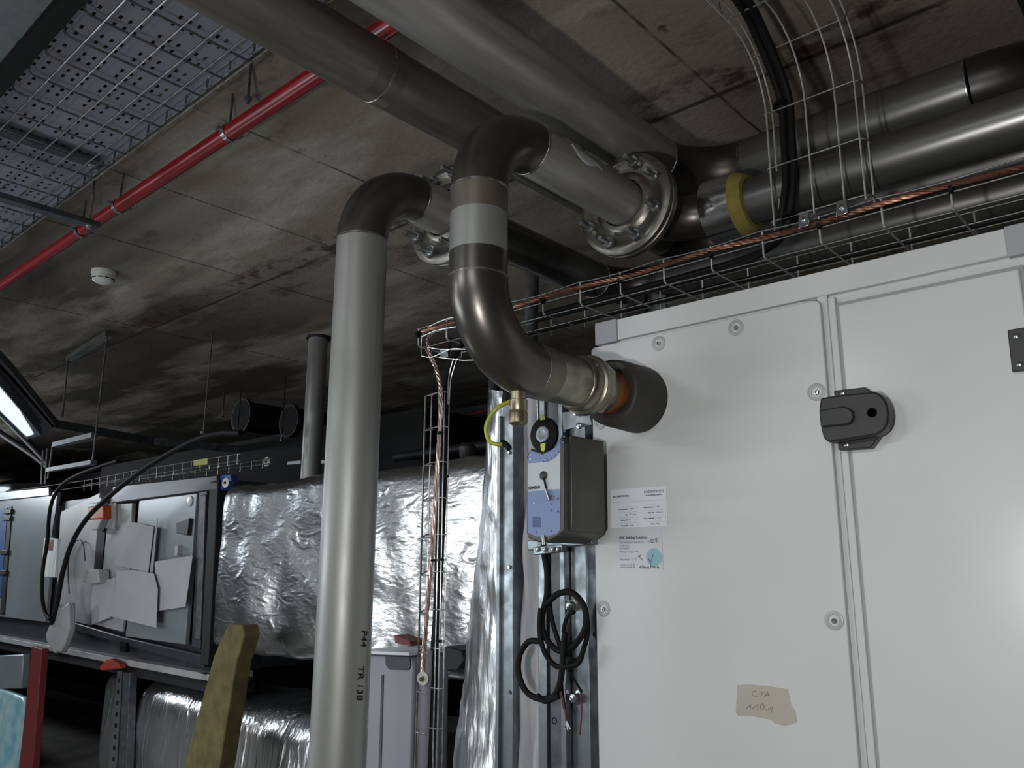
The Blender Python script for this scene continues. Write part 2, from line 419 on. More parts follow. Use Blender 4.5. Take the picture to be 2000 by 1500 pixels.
lab(G().prism(rrect(-.5625, -.2255, .115, 2.1345, .004, CY+.0005), (0, .006, 0)).build('door_seal', 'seal', ahu), 'grey rubber door seal')
G().box((-.222, CY-.002, .1), (1.3, CY+.02, 2.15)).build('frame_post', 'white', ahu, bevel=.002)
for (x, z) in ((-.979, 2.121), (-.779, 2.121), (-.611, 1.95), (-1.155, 1.949), (-1.156, 1.501), (-.613, 1.499)):
    c = G().lathe((x, PY, z), (0, -1, 0), [(-.001, .0185), (.0012, .0185), (.0018, .0175), (.0014, .0105), (-.0005, .0100)], 32).build('screw_cap', 'cap', ahu)
    c['label'] = 'translucent round screw cap'
    G().lathe((x+.001, PY-.0005, z-.001), (0, -1, 0), [(0, .0055), (.004, .0055), (.005, .0045), (.005, .003), (.002, .0028)], 6).build('screw', 'zinc', c)
# lever handle
hd = G().prism(px([(1602, 777), (1632, 772), (1699, 765), (1708, 765), (1716, 768), (1726, 777), (1733, 790), (1736, 808), (1734, 826), (1727, 839), (1718, 846), (1710, 850), (1690, 853), (1634, 862), (1618, 864), (1608, 856), (1603, 838), (1600, 818), (1599, 800)], 'Y', 1.590), (0, .034, 0)).build('door_handle', 'black', ahu, bevel=.004)
lab(hd, 'black plastic lever handle')
G().prism(px([(1628, 763), (1688, 756), (1701, 765), (1698, 800), (1632, 800)], 'Y', 1.615), (0, .022, 0)).build('mounting_plate', 'black', hd, bevel=.002)
G().prism(px([(1633, 840), (1718, 838), (1717, 852), (1700, 875), (1637, 879)], 'Y', 1.615), (0, .022, 0)).build('mounting_plate', 'black', hd, bevel=.002)
G().prism(px([(1599, 801), (1645, 793), (1657, 796), (1665, 804), (1667, 814), (1663, 824), (1654, 829), (1602, 834)], 'Y', 1.582), (0, .012, 0)).build('thumb_grip', 'black', hd, bevel=.003)
G().lathe(at(1703, 806, 'Y', 1.5898), (0, -1, 0), [(.0, .0095), (.0006, .0095), (.0006, .0085), (-.0, .0080)], 24).build('keyhole', 'tie', hd)
for p in ((1646, 768), (1654, 869)):
    G().lathe(at(*p, 'Y', 1.615), (0, -1, 0), [(0, .0045), (.002, .0045), (.0032, .002)], 14).build('screw', 'zinc', hd)
hg = G().prism(px([(1970, 647), (2030, 638), (2036, 722), (1979, 728)], 'Y', CY-.004), (0, -.012, 0)).build('hinge', 'black', ahu, bevel=.002)
for p in ((1986, 657), (1992, 712), (2024, 652), (2030, 706)):
    G().lathe(at(*p, 'Y', CY-.016), (0, -1, 0), [(0, .005), (.002, .005), (.0035, .002)], 14).build('screw', 'zinc', hg)

# labels on the panel
LY = PY-.0012
def label_thing(name, label, x0, x1, z0, z1, m):
    t = thing(name, label, 'label', ((x0+x1)/2, LY, z0))
    G().box((x0, LY, z0), (x1, LY+.0011, z1)).build('sheet', m, t, smooth=0)
    return t
XD, ZD = (1, 0, 0), (0, 0, 1)
t1 = label_thing('type_label', 'white printed type plate label with table, upper of two on cabinet panel', -1.127, -.973, 1.689, 1.780, 'paper')
def tx(t, body, x, z, s, m='ink', **k): return text('printed_text', body, s, (x, LY-.0003, z), XD, ZD, m, t, **k)
tx(t1, 'robatherm', -1.033, 1.7665, .0125, 'ink'); tx(t1, 'the air handling company', -1.028, 1.7605, .0042, 'ink', bold=.0001)
tx(t1, 'BATTERIE FROIDE', -1.121, 1.761, .0058, 'ink', bold=.0002)
lines = G()
lines.box((-1.121, LY-.0003, 1.7490), (-.979, LY, 1.7494))
rows = [('N° de commande', '1 38942', 'Désordre/section', '01/30/1'), ('Type', 'TZ1  18 76', 'Débit d\'air', '15300 m³/h'), ('Puissance kW', '54', 'Temp. eau Entrée', '6 / 12 °C'), ('Pression kPa', '34,500', 'Masse', '58 kg')]
for i, (a, b_, c, d) in enumerate(rows):
    z = 1.7305-.0128*i
    tx(t1, a, -1.0785, z, .0040, 'ink', align='RIGHT', bold=.0002); tx(t1, b_, -1.0755, z, .0042, 'ink')
    tx(t1, c, -1.0065, z+.002, .0040, 'ink', align='RIGHT', bold=.0002); tx(t1, d, -1.0035, z+.002, .0042, 'ink')
    for xa, xb, zz in ((-1.104, -1.053, z+.0068), (-1.028, -.976, z+.0088)):
        lines.box((xa, LY-.0003, zz), (xb, LY, zz+.0003)); lines.box((xb-.0003, LY-.0003, zz-.009), (xb, LY, zz))
lines.build('ruled_line', 'inkg', t1, smooth=0)
t2 = label_thing('delivery_label', 'clear film delivery label with blue dot, below the white type plate', -1.123, -.989, 1.592, 1.6865, 'film')
def stroke(t, pts, m='inkd', r=.0009, name='handwriting', cx=0, cz=0, s=1):
    return pts
tx(t2, 'SPIE Building Solutions', -1.105, 1.6625, .0085, 'ink', bold=.00025)
tx(t2, 'ZFA WERNER VENTILTA', -1.105, 1.652, .0062, 'inkg'); tx(t2, 'CTA 119.1', -1.105, 1.645, .0062, 'inkg'); tx(t2, 'BATTERIE', -1.105, 1.638, .0062, 'inkg')
tx(t2, 'Montage-Gruppe 2022', -1.105, 1.631, .0058, 'inkg'); tx(t2, 'Position: 1 / 2', -1.104, 1.613, .0080, 'inkg')
for k in range(3): tx(t2, 'Lieferung frei Baustelle Halle', -1.104, 1.604-.0036*k, .0036, 'inkg')
lab(G().lathe((-1.0115, LY, 1.620), (0, -1, 0), [(0, .0205), (.0003, .0205)], 40).build('round_sticker', 'bluedot', t2), 'pale blue round sticker')
def strokes(parent, lst, Y, r, m, name, ax='Y'):
    for pl in lst:
        G().tube([at(x, y, ax, Y) for x, y in pl], r, 5).build(name, m, parent)
def zz(ox, oy, s, pts): return [(ox+x*s, oy+y*s) for x, y in pts]
s75 = 1/7.5
def L2(pts): return [(1150+x*s75, 930+y*s75) for x, y in pts]
strokes(t2, [L2(p) for p in (
    [(880, 965), (915, 920), (915, 975)], [(925, 930), (945, 920), (945, 945), (915, 975), (950, 970)], [(962, 965), (966, 970)], [(995, 950), (975, 945), (975, 915), (1000, 910), (998, 940), (985, 975)], [(1020, 952), (1026, 955)],
    [(722, 1160), (790, 1232)], [(725, 1190), (760, 1152)], [(880, 1205), (886, 1240), (903, 1275), (945, 1145)],
    [(738, 1345), (765, 1305), (762, 1360)], [(735, 1335), (775, 1335)], [(790, 1300), (785, 1350), (805, 1345), (805, 1325), (790, 1328)], [(815, 1352), (815, 1325), (830, 1325), (832, 1350)], [(850, 1330), (840, 1345), (858, 1348), (858, 1325)], [(880, 1325), (868, 1345), (890, 1348)], [(905, 1285), (905, 1345)], [(905, 1325), (925, 1320), (928, 1345)], [(940, 1345), (942, 1322), (955, 1322), (957, 1345), (968, 1320), (975, 1345)], [(1000, 1325), (1000, 1345)], [(1010, 1335), (1030, 1330), (1012, 1322), (1008, 1345), (1030, 1342)])],
    LY-.0004, .0006, 'inkd', 'handwriting')
tp = thing('masking_tape', 'beige torn masking tape strip with faint handwriting, low on cabinet panel', 'tape', tuple(at(1490, 1370, 'Y', PY)))
G().prism(px([(1440, 1338), (1462, 1337), (1500, 1340), (1538, 1346), (1541, 1360), (1545, 1378), (1553, 1388), (1556, 1410), (1548, 1414), (1530, 1418), (1512, 1412), (1505, 1406), (1470, 1399), (1440, 1398), (1437, 1392)], 'Y', PY-.0008), (0, .0008, 0)).build('strip', 'tape', tp, smooth=0)
def T3(pts): return [(1400+x*.1, 1300+y*.1) for x, y in pts]
strokes(tp, [T3(p) for p in ([(770, 500), (700, 510), (680, 560), (710, 590), (785, 605)], [(830, 512), (930, 515)], [(880, 515), (875, 600)], [(930, 620), (990, 505), (1030, 600)], [(955, 575), (1030, 570)],
    [(570, 840), (670, 760), (655, 855)], [(700, 840), (805, 750), (795, 870)], [(900, 740), (850, 770), (860, 850), (920, 850), (915, 760)], [(955, 868), (975, 870)], [(1000, 860), (1095, 795), (1060, 925)])], PY-.0011, .0006, 'inkl', 'handwriting')

# ---------------------------------------------------------------- stainless pipes
R0 = .0572
def weld(c, ax, r, parent, m='weld'):
    return G().lathe(Vector(c)-Vector(ax)*.0035, ax, [(0, r*.99), (.0015, r+.0016), (.0055, r+.0016), (.007, r*.99)], 40).build('weld_bead', m, parent)
def flange(parent, cx, y0, cz, side=-1, bolts=True):
    """lap-joint flange facing -Y with its eight bolts"""
    R = .133; o = (cx, y0, cz)
    f = G().lathe(o, (0, -1, 0), [(0, .060), (0, R-.004), (.003, R), (.014, R), (.019, R-.008), (.0215, R-.018), (.019, R-.026), (.015, .100), (.014, .083), (.019, .077), (.024, .070), (.024, .061)], 72, cap=False).build('flange', 'flange', parent)
    if bolts:
        for k in range(8):
            a = math.radians(22.5+45*k); c = Vector((cx+math.cos(a)*.1045, y0-.012, cz+math.sin(a)*.1045))
            b = G().lathe(c, (0, -1, 0), [(-.05, .0075), (-.05, .0075), (.052, .0075), (.054, .006)], 14).build('bolt', 'zinc', f)
            G().lathe(c, (0, -1, 0), [(.002, .0155), (.004, .0168), (.018, .0168), (.020, .0150)], 6).build('nut', 'zinc', b, smooth=0)
            G().lathe(c, (0, -1, 0), [(-.001, .019), (.002, .019)], 20).build('washer', 'zinc', b)
    return f
X1, Y1 = -1.04, 1.066
ZT, ZB = 2.487, 1.991; RB = .155
fp = thing('coil_connection_pipe', 'stainless pipe dropping in an S from the ceiling flange to the cabinet coil', 'pipe', (X1, Y1, ZB))
lab(G().tube([(X1, Y1, ZB+RB), (X1, Y1, ZB+RB+.05)], R0+.0003, 48).build('straight_pipe', 'elbow', fp), 'dark heat-stained band')
G().tube([(X1, Y1, ZB+RB+.05), (X1, Y1, ZT-RB-.055)], R0, 48).build('straight_pipe', 'pipe', fp)
lab(G().tube([(X1, Y1, ZT-RB-.055), (X1, Y1, ZT-RB)], R0+.0003, 48).build('straight_pipe', 'dull', fp), 'dark heat-stained band')
G().tube(arc((X1, Y1, ZT), (0, 0, 1), (0, 1, 0), RB, 20), R0+.0008, 48, cap=False).build('elbow', 'elbow', fp)
G().tube(arc((X1, Y1, ZB), (0, 0, -1), (0, 1, 0), RB, 20), R0+.0012, 48, cap=False).build('elbow', 'elbow', fp)
weld((X1, Y1, ZT-RB), (0, 0, 1), R0, fp); weld((X1, Y1, ZB+RB), (0, 0, 1), R0, fp)
weld((X1, Y1+RB, ZT), (0, 1, 0), R0, fp); weld((X1, Y1+RB, ZB), (0, 1, 0), R0, fp, 'dull')
G().tube([(X1, Y1+RB, ZT), (X1, 1.60, ZT)], R0, 48).build('straight_pipe', 'pipe_h', fp)
flange(fp, X1, 1.60, ZT)
lab(G().tube([(X1, Y1+RB, ZB), (X1, Y1+RB+.05, ZB)], R0-.0002, 48).build('straight_pipe', 'dull', fp), 'brushed end of the pipe')
G().lathe((X1, 0, ZB), (0, 1, 0), [(1.271, .0565), (1.285, .055), (1.37, .054), (1.372, .0575), (1.379, .0615), (1.396, .0615), (1.398, .057)], 48).build('nipple', 'nut', fp)
un = G().lathe((X1, 0, ZB), (0, 1, 0), [(1.398, .060), (1.402, .0665), (1.413, .0690), (1.419, .0665), (1.420, .064)], 48).build('union_nut', 'nut', fp)
G().lathe((X1, 0, ZB), (0, 1, 0), [(1.418, .060), (1.420, .068), (1.438, .068), (1.442, .064), (1.446, .056)], 8).build('hexagon', 'nut', un, smooth=0, bevel=.002)
G().lathe((X1, 0, ZB), (0, 1, 0), [(1.44, .052), (1.47, .0505), (1.50, .049)], 40).build('union_tail', 'nut', fp)
lab(G().lathe((X1, 0, ZB), (0, 1, 0), [(1.474, .0508), (1.55, .0508)], 40).build('rusty_stub', 'rust', fp), 'rusty iron stub')
# torn sticker rest on the top run
g = G(); ny = 8; vs = []
lo = [26, 4, -2, -6, -4, 2, 8, 4, 2]; hi = [30, 38, 36, 34, 30, 26, 22, 14, 4]
for i in range(ny+1):
    for k in range(5):
        a = math.radians(lo[i]+(hi[i]-lo[i])*k/4); vs.append((X1+math.cos(a)*(R0+.0006), 1.305+.015*i, ZT+math.sin(a)*(R0+.0006)))
g.add(vs, [(i*5+k, i*5+k+1, i*5+k+6, i*5+k+5) for i in range(ny) for k in range(4)])
st = lab(g.build('sticker_remnant', 'ahupale', fp, smooth=2), 'torn pale sticker remnant'); sm = st.modifiers.new('solid', 'SOLIDIFY'); sm.thickness = .0006; sm.offset = 0
# drain cock under the lower elbow
dc = at(1007, 770, 'Y', 1.20); dx, dy = X1, 1.185
G().lathe((dx, dy, 1.952), (0, 0, -1), [(-.02, .0155), (.028, .0155), (.030, .0185), (.050, .019), (.053, .0175), (.057, .019), (.076, .0185), (.080, .013), (.083, .006)], 24).build('drain_cock', 'brass', fp)
lab(G().tube(spline([(dx-.010, dy, 1.925), (dx-.03, dy-.03, 1.905), tuple(at(950, 830, 'Y', 1.15)), tuple(at(955, 860, 'Y', 1.15)), tuple(at(972, 868, 'Y', 1.16)), tuple(at(984, 866, 'Y', 1.17))], 12), .0042, 12).build('earth_wire', 'yg', fp), 'yellow-green earth wire')
G().tube(spline([tuple(at(980, 864, 'Y', 1.17)), tuple(at(988, 868, 'Y', 1.17)), tuple(at(995, 876, 'Y', 1.17))], 8), .0062, 12).build('shrink_sleeve', 'tie', fp)

cl = thing('rubber_pipe_collar', 'black foam rubber collar around the rusty stub where pipe enters the cabinet', 'insulation', (X1, 1.62, ZB))
G().lathe((X1-.0, 0, ZB), (0, 1, 0), [(1.507, .0512), (1.503, .055), (1.500, .070), (1.504, .0755), (1.53, .079), (1.58, .080), (1.624, .081), (1.624, .0512)], 56, cap=False).build('sleeve', 'rubber', cl)

# left riser
X2, Y2, Z2 = -1.411, 1.064, 2.481
lp = thing('riser_pipe', 'tall vertical stainless pipe left of the S-shaped pipe, with black handwriting', 'pipe', (X2, Y2, 0))
G().tube([(X2, Y2, .0), (X2, Y2, Z2-RB)], R0, 56).build('straight_pipe', 'pipe', lp)
G().tube(arc((X2, Y2, Z2), (0, 0, 1), (0, 1, 0), RB, 20), R0+.001, 48, cap=False).build('elbow', 'elbow', lp)
weld((X2, Y2, Z2-RB), (0, 0, 1), R0, lp); weld((X2, Y2+RB, Z2), (0, 1, 0), R0, lp)
G().tube([(X2, Y2+RB, Z2), (X2, 1.33, Z2)], R0, 48).build('straight_pipe', 'pipe_h', lp)
flange(lp, X2, 1.335, Z2)
# writing on the riser, bent round the pipe (reads downwards)
cdir = (Vector((0, 0, 0))-Vector((X2, Y2, 0))).normalized(); tdir = Vector((0, 0, 1)).cross(cdir)
def bend_on(offset_ang, rad):
    def f(p):
        d = Vector((p.x-X2, p.y-Y2, 0)); s = d.dot(tdir); a = s/rad+offset_ang; depth = rad+.0012
        return Vector((X2, Y2, 0))+(cdir*math.cos(a)+tdir*math.sin(a))*depth+Vector((0, 0, p.z))
    return f
def riser_text(body, pxl, size, nm, m='inkd', gap=None):
    z = at(*pxl, 'Y', Y2-.03).z; frac = (pxl[0]-(pxl[1]*-.0438+729))/52.0
    a = math.asin(max(-.95, min(.95, frac)))
    o = Vector((X2, Y2, z))+cdir*(R0+.001)
    return text(nm, body, size, o, (0, 0, -1), tdir, m, lp, bend=bend_on(a, R0), ext=.0001, shear=.15, bold=.0002)
riser_text('P44', (707, 1234), .022, 'handwriting'); riser_text('TR 138', (700, 1305), .022, 'handwriting')
riser_text('. : . 114,3 x 2,0 EN 10217-7 . 1.4307 . : . 114,3 x 2,0 EN 10217-7 . : . 1.4307 : .', (741, 520), .0075, 'stencilled_marking', 'inkg')

# continuation behind the front flange: C run with elbow
YC, ZC = 1.785, ZT
cr = thing('pipe_run', 'lower of the two stainless pipes running right above the white cabinet', 'pipe', (X1, YC, ZC))
flc = G().lathe((X1, 1.602, ZT), (0, 1, 0), [(0, .06), (0, .129), (.003, .133), (.018, .133), (.022, .128), (.022, .075), (.03, .064), (.03, .058)], 72, cap=False).build('flange', 'flange', cr)
G().tube(arc((X1, YC, ZC), (0, 1, 0), (1, 0, 0), RB, 20), R0+.001, 48).build('elbow', 'elbow', cr)
G().tube([(X1, 1.602, ZT), (X1, YC-RB, ZC)], R0, 48).build('straight_pipe', 'elbow', cr)
G().tube([(X1+RB, YC, ZC), (.9, YC, ZC)], R0, 56).build('straight_pipe', 'run', cr)
ic = thing('pipe_insulation_ring', 'foil-faced ring of yellow foam insulation around the pipe beside the flange', 'insulation', (-.87, YC, ZC))
xa, xb = at(1367, 430, 'Y', YC-.07).x, at(1425, 420, 'Y', YC-.07).x
lab(G().lathe((0, YC, ZC), (1, 0, 0), [(xa, .079), (xa+.002, .0845), (xb-.001, .0845), (xb, .080)], 56, cap=False).build('foil_jacket', 'foilt', ic), 'crinkled foil tape facing')
lab(G().lathe((0, YC, ZC), (1, 0, 0), [(xa+.001, .0585), (xa+.001, .083), (xb+.006, .083), (xb+.028, .070), (xb+.030, .0585), (xa+.001, .0585)], 56, cap=False).build('foam_core', 'foam', ic), 'yellow foam')

# D run: behind the left riser
YD = 2.13
dr = thing('pipe_run', 'dark stainless pipe behind the wire tray, running from the left flange to the right', 'pipe', (X2, YD, Z2))
G().lathe((X2, 1.337, Z2), (0, 1, 0), [(0, .06), (0, .129), (.003, .133), (.018, .133), (.022, .128), (.022, .075), (.03, .064), (.03, .058)], 64, cap=False).build('flange', 'flange', dr)
G().tube([(X2, 1.337, Z2), (X2, YD-RB, Z2)], R0, 48).build('straight_pipe', 'run', dr)
G().tube(arc((X2, YD, Z2), (0, 1, 0), (1, 0, 0), RB, 20), R0+.001, 48, cap=False).build('elbow', 'elbow', dr)
weld((X2, YD-RB, Z2), (0, 1, 0), R0, dr); weld((X2+RB, YD, Z2), (1, 0, 0), R0, dr)
G().tube([(X2+RB, YD, Z2), (.9, YD, Z2)], R0, 48).build('straight_pipe', 'run', dr)

# mains A and B overhead
RM = .070; ZM = 2.71
XA, XB = -1.339, -1.083
ma = thing('main_pipe', 'left of the two big pipes crossing overhead from the top left', 'pipe', (XA, 1.0, ZM))
G().tube([(XA, -2.5, ZM), (XA, 1.03, ZM)], RM, 56).build('straight_pipe', 'pipe_a', ma)
G().tube([(XA, 1.03, ZM), (XA, 2.27, ZM)], RM-.001, 56).build('straight_pipe', 'pipe_a', ma)
lab(G().tube([(XA, .99, ZM), (XA, 1.065, ZM)], RM+.0004, 56).build('joint_band', 'dull', ma), 'ground bright joint')
weld((XA, 1.03, ZM), (0, 1, 0), RM, ma)
G().tube(arc((XA, 2.27+.19, ZM), (0, 1, 0), (1, 0, 0), .19, 16), RM, 40).build('elbow', 'elbow', ma)
G().tube([(XA+.19, 2.46, ZM), (.9, 2.46, ZM)], RM, 40).build('straight_pipe', 'run', ma)
mb = thing('main_pipe', 'right of the two big pipes crossing overhead, bending right above the cabinet', 'pipe', (XB, 1.0, ZM))
YB = 2.005; RBM = .19
G().tube([(XB, -2.5, ZM), (XB, YB-RBM, ZM)], RM+.002, 56).build('straight_pipe', 'pipe_h', mb)
G().tube(arc((XB, YB, ZM), (0, 1, 0), (1, 0, 0), RBM, 20), RM+.003, 48, cap=False).build('elbow', 'elbow', mb)
weld((XB, YB-RBM, ZM), (0, 1, 0), RM+.002, mb); weld((XB+RBM, YB, ZM), (1, 0, 0), RM+.002, mb)
xe = at(1897, 178, 'Y', YB).x
G().tube([(XB+RBM, YB, ZM), (xe, YB, ZM)], RM+.002, 56).build('straight_pipe', 'run', mb)
weld((xe, YB, ZM), (1, 0, 0), RM+.002, mb)
pth = [(xe, YB, ZM), (xe+.05, YB+.006, ZM+.002), (xe+.1, YB+.022, ZM+.004), (xe+.15, YB+.055, ZM+.006), (xe+.2, YB+.10, ZM+.008), (xe+.3, YB+.2, ZM+.01), (xe+.6, YB+.5, ZM+.01)]
G().tube(pth, RM+.003, 48).build('elbow', 'elbow', mb)
# galvanised column at the extreme right
G()
cx0 = at(1985, 60, 'Y', 1.9).x
tag(G().box((at(1988, 60, 'Y', 1.5).x, 1.5, 2.60), (at(1988, 60, 'Y', 1.5).x+.3, 1.70, 3.0)).build('ceiling_box', 'dark', org=(cx0, 1.9, 2.68)), 'dark metal box under the ceiling at the far right edge', 'box')

# ---------------------------------------------------------------- red pipe
YR, ZR, RR = 1.077, 2.87, .0245
rp = thing('red_pipe', 'glossy red fire pipe running under the ceiling at upper left', 'pipe', (-2.5, YR, ZR))
def redx(p): return at(*p, 'Z', ZR).x
G().tube([(-9, YR, ZR), (redx((232, 402)), YR, ZR)], RR-.003, 32).build('straight_pipe', 'red', rp)
G().tube([(redx((232, 402))-.01, YR, ZR), (.6, YR, ZR)], RR, 40).build('straight_pipe', 'red', rp)
def clamp(x, label, rod=True):
    c = thing('pipe_clamp', label, 'pipe clamp', (x, YR, ZR), 'clamps on the red pipe')
    G().lathe((x-.009, YR, ZR), (1, 0, 0), [(0, RR+.0005), (0, RR+.003), (.018, RR+.003), (.018, RR+.0005)], 32, cap=False).build('band', 'zinc', c)
    g = G()
    for s in (-1, 1): g.box((x-.009, YR+s*(RR+.001), ZR-.004), (x+.009, YR+s*(RR+.016), ZR+.004))
    g.build('ear', 'galv', c)
    if rod: G().tube([(x, YR, ZR+RR), (x, YR, 3.0)], .004, 10).build('threaded_rod', 'galvd', c)
    return c
clamp(redx((447, 259)), 'zinc pipe clamp on the red pipe near the overhead pipes')
clamp(redx((232, 402)), 'zinc pipe clamp on the red pipe beside the bracket rod')
clamp(redx((172, 455)), 'zinc pipe clamp on the red pipe at the bracket end')
hx = at(473, 175, 'Y', YR-.08)
hk = thing('threaded_rod', 'thin threaded rod hanging from the ceiling beside the wire tray and red pipe', 'rod', (hx.x, YR-.06, 2.86))
G().tube([(hx.x, YR-.06, 3.0), (hx.x, YR-.06, 2.86)], .004, 10).build('rod', 'galvd', hk)
G().lathe((hx.x, YR-.06, 2.875), (0, 0, -1), [(0, .011), (.009, .011), (.009, .007), (.02, .006)], 6).build('nut', 'galvd', hk)

# ---------------------------------------------------------------- wire mesh tray upper left with perforated tray above
def wires(polys, r, name, m, parent, seg=6):
    return [G().tube(p, r, seg).build(name, m, parent) for p in polys]
KT = 1.16
def k3(p): return (p[0]*KT, p[1]*KT, 1.6+(p[2]-1.6)*KT)
ZT1 = 2.62
t1r = thing('wire_mesh_tray', 'wide wire mesh cable tray at the upper left, seen from below', 'cable tray', k3((-2.5, .6, ZT1)))
xs0, xs1 = -.9, -3.9
kk = lambda P: [k3(p) for p in P]
wires([kk([(xs0, y, ZT1), (xs1, y, ZT1)]) for y in (.492, .542, .599, .649, .698, .748)], .0026, 'long_wire', 'wire', t1r)
wires([kk([(xs0, y, ZT1+z), (xs1, y, ZT1+z)]) for y in (.457, .757) for z in (.028, .054)], .0026, 'side_wire', 'wire', t1r)
X = -1.503+.0985*6
while X > xs1:
    wires([kk([(X, .457, ZT1+.054), (X, .457, ZT1+.014), (X, .461, ZT1+.007), (X, .470, ZT1+.0045), (X, .745, ZT1+.0045), (X, .754, ZT1+.007), (X, .757, ZT1+.014), (X, .757, ZT1+.054)])], .003, 'cross_wire', 'galvd', t1r, 8)  # darker material puts the underside's shade into the cross wires' colour
    X -= .0985
pt = thing('perforated_cable_tray', 'perforated sheet cable tray lying just above the wide wire mesh tray', 'cable tray', (-2.9, .7, 2.88))
ZP = 2.885
G().box((-1.0, .42, ZP), (-4.6, .93, ZP+.0015)).build('tray_bottom', 'perf', pt, smooth=0)
G().box((-1.0, .93, ZP), (-4.6, .932, ZP+.06)).build('side_wall', 'galvd', pt, smooth=0)
G().box((-1.0, .42, ZP), (-4.6, .418, ZP+.06)).build('side_wall', 'galvd', pt, smooth=0)
# cables bundled in the tray (seen as dark shapes through the holes)
for i, (y, r) in enumerate(((.46, .014), (.53, .012), (.61, .018), (.69, .011), (.76, .017), (.83, .012), (.89, .014))):
    G_ = G().tube([(-1.05-.35*j, y+.012*math.sin(i*2+j*1.3), ZP+.0015+r) for j in range(11)], r, 10).build('cable', 'cable')
    tag(G_, 'dark cable lying in the perforated tray above the wide wire mesh tray', 'cable', 'cables in the perforated tray')
# galvanised trunking at top left corner
ty = at(105, 0, 'Z', 2.70).y
tr = thing('cable_trunking', 'smooth galvanised trunking in the top left corner of the photo', 'trunking', (-1.6, .2, 2.70))
G().box((-1.45, ty-.16, 2.70), (-4.2, ty, 2.80)).build('duct', 'galv', tr, bevel=.003)
g = G()
for k in range(26): g.box((-1.5-.1*k, ty, 2.712), (-1.52-.1*k, ty+.004, 2.718))
g.build('rivet', 'zinc', tr)
ty2 = at(172, 0, 'Z', 2.80).y
tag(G().box((-.6, ty+.03, 2.80), (-4.4, ty2, 2.86)).build('gap_shade_strip', 'dark', org=(-2, ty2, 2.8)), 'added dark strip for the shade between the trunking and the wide wire mesh tray', 'cable tray')  # strip added as the shade in the gap beside the trunking

# brackets under the tray
def bracket(pA, pB, label, z=2.745):
    a, b = at(*pA, 'Z', z), at(*pB, 'Z', z)
    X = b.x
    t = thing('support_bracket', label, 'bracket', (X, b.y, z), 'brackets under the wide wire mesh tray')
    G().box((X-.02, .1, z), (X+.02, b.y, z+.02)).build('channel', 'galvd', t, bevel=.002)
    G().tube([(X, b.y-.03, z-.03), (X, b.y-.03, 3.0)], .0045, 10).build('threaded_rod', 'zinc', t)
    G().lathe((X, b.y-.03, z), (0, 0, -1), [(0, .014), (.002, .014), (.002, .010), (.011, .010)], 6).build('nut', 'zinc', t)
    return t
bracket((0, 375), (192, 447), 'galvanised channel bracket whose end reaches the red pipe')
bracket((0, 262), (198, 330), 'galvanised channel bracket crossing between the mesh tray and perforated tray', 2.855)

# ---------------------------------------------------------------- tray above the cabinet (runs along X), copper cable
YT, ZTB, ZTT = 1.70, 2.300, 2.362
wt = thing('wire_mesh_tray', 'wire mesh tray with copper cable running just above the white cabinet', 'cable tray', (-.9, YT, ZTB))
rx = [-1.398+.1325*k for k in range(12)]
rx = [-1.928, -1.796, -1.663, -1.530] + rx
WT = .20
pol = []
for X in rx:
    jog = 0
    pol.append([(X, YT, ZTT), (X, YT, ZTB+.006), (X, YT+.006, ZTB), (X, YT+WT-.006, ZTB), (X, YT+WT, ZTB+.006), (X, YT+WT, ZTT)])
wires(pol, .0024, 'cross_wire', 'wireb', wt, 8)
zz_ = [(-2.02, YT, 2.33)]
top = []
for i, X in enumerate(rx):
    top.append((X-.01, YT, ZTT+(.003 if i % 2 else -.003))); top.append((X+.05, YT, ZTT-.001))
lw = [[(rx[0], y, z), (.2, y, z)] for y, z in ((YT, ZTB+.034), (YT+.03, ZTB+.004), (YT+WT*.6, ZTB+.004), (YT+WT, ZTT), (YT+WT, ZTB+.02))]
wires([top+[(.2, YT, ZTT)]]+lw[:1], .0018, 'long_wire', 'wired', wt); wires(lw[1:], .0017, 'long_wire', 'wired', wt)
cc = thing('copper_cable', 'bare copper earthing cable tied along the front of the wire tray above cabinet', 'cable', (-.9, YT-.006, ZTB+.045))
n = 260; pts = [(-1.90+2.1*i/n, YT-.009, ZTB+.044+.003*math.sin(i*.11)) for i in range(n+1)]
g = G()
for s in range(4):
    g.tube([(p[0], p[1]+.0035*math.cos(i*.7+s*PI/2), p[2]+.0035*math.sin(i*.7+s*PI/2)) for i, p in enumerate(pts)], .0034, 6)
g.build('strands', 'copper', cc)
for k in (0, 2, 4, 6, 8, 10, 12):
    X = rx[k]+.002
    G().lathe((X, YT-.004, ZTB+.040), (1, 0, 0), [(-.004, .011), (.004, .011)], 12).build('cable_tie', 'tie', cc)
pc = thing('power_cable', 'black cable lying in the wire tray above the cabinet, lower dark line', 'cable', (-.9, YT+.03, ZTB+.02))
G().tube([(-1.9+.21*i, YT+.15+.004*math.sin(i), ZTB+.012) for i in range(11)], .007, 12).build('sheath', 'cable', pc)

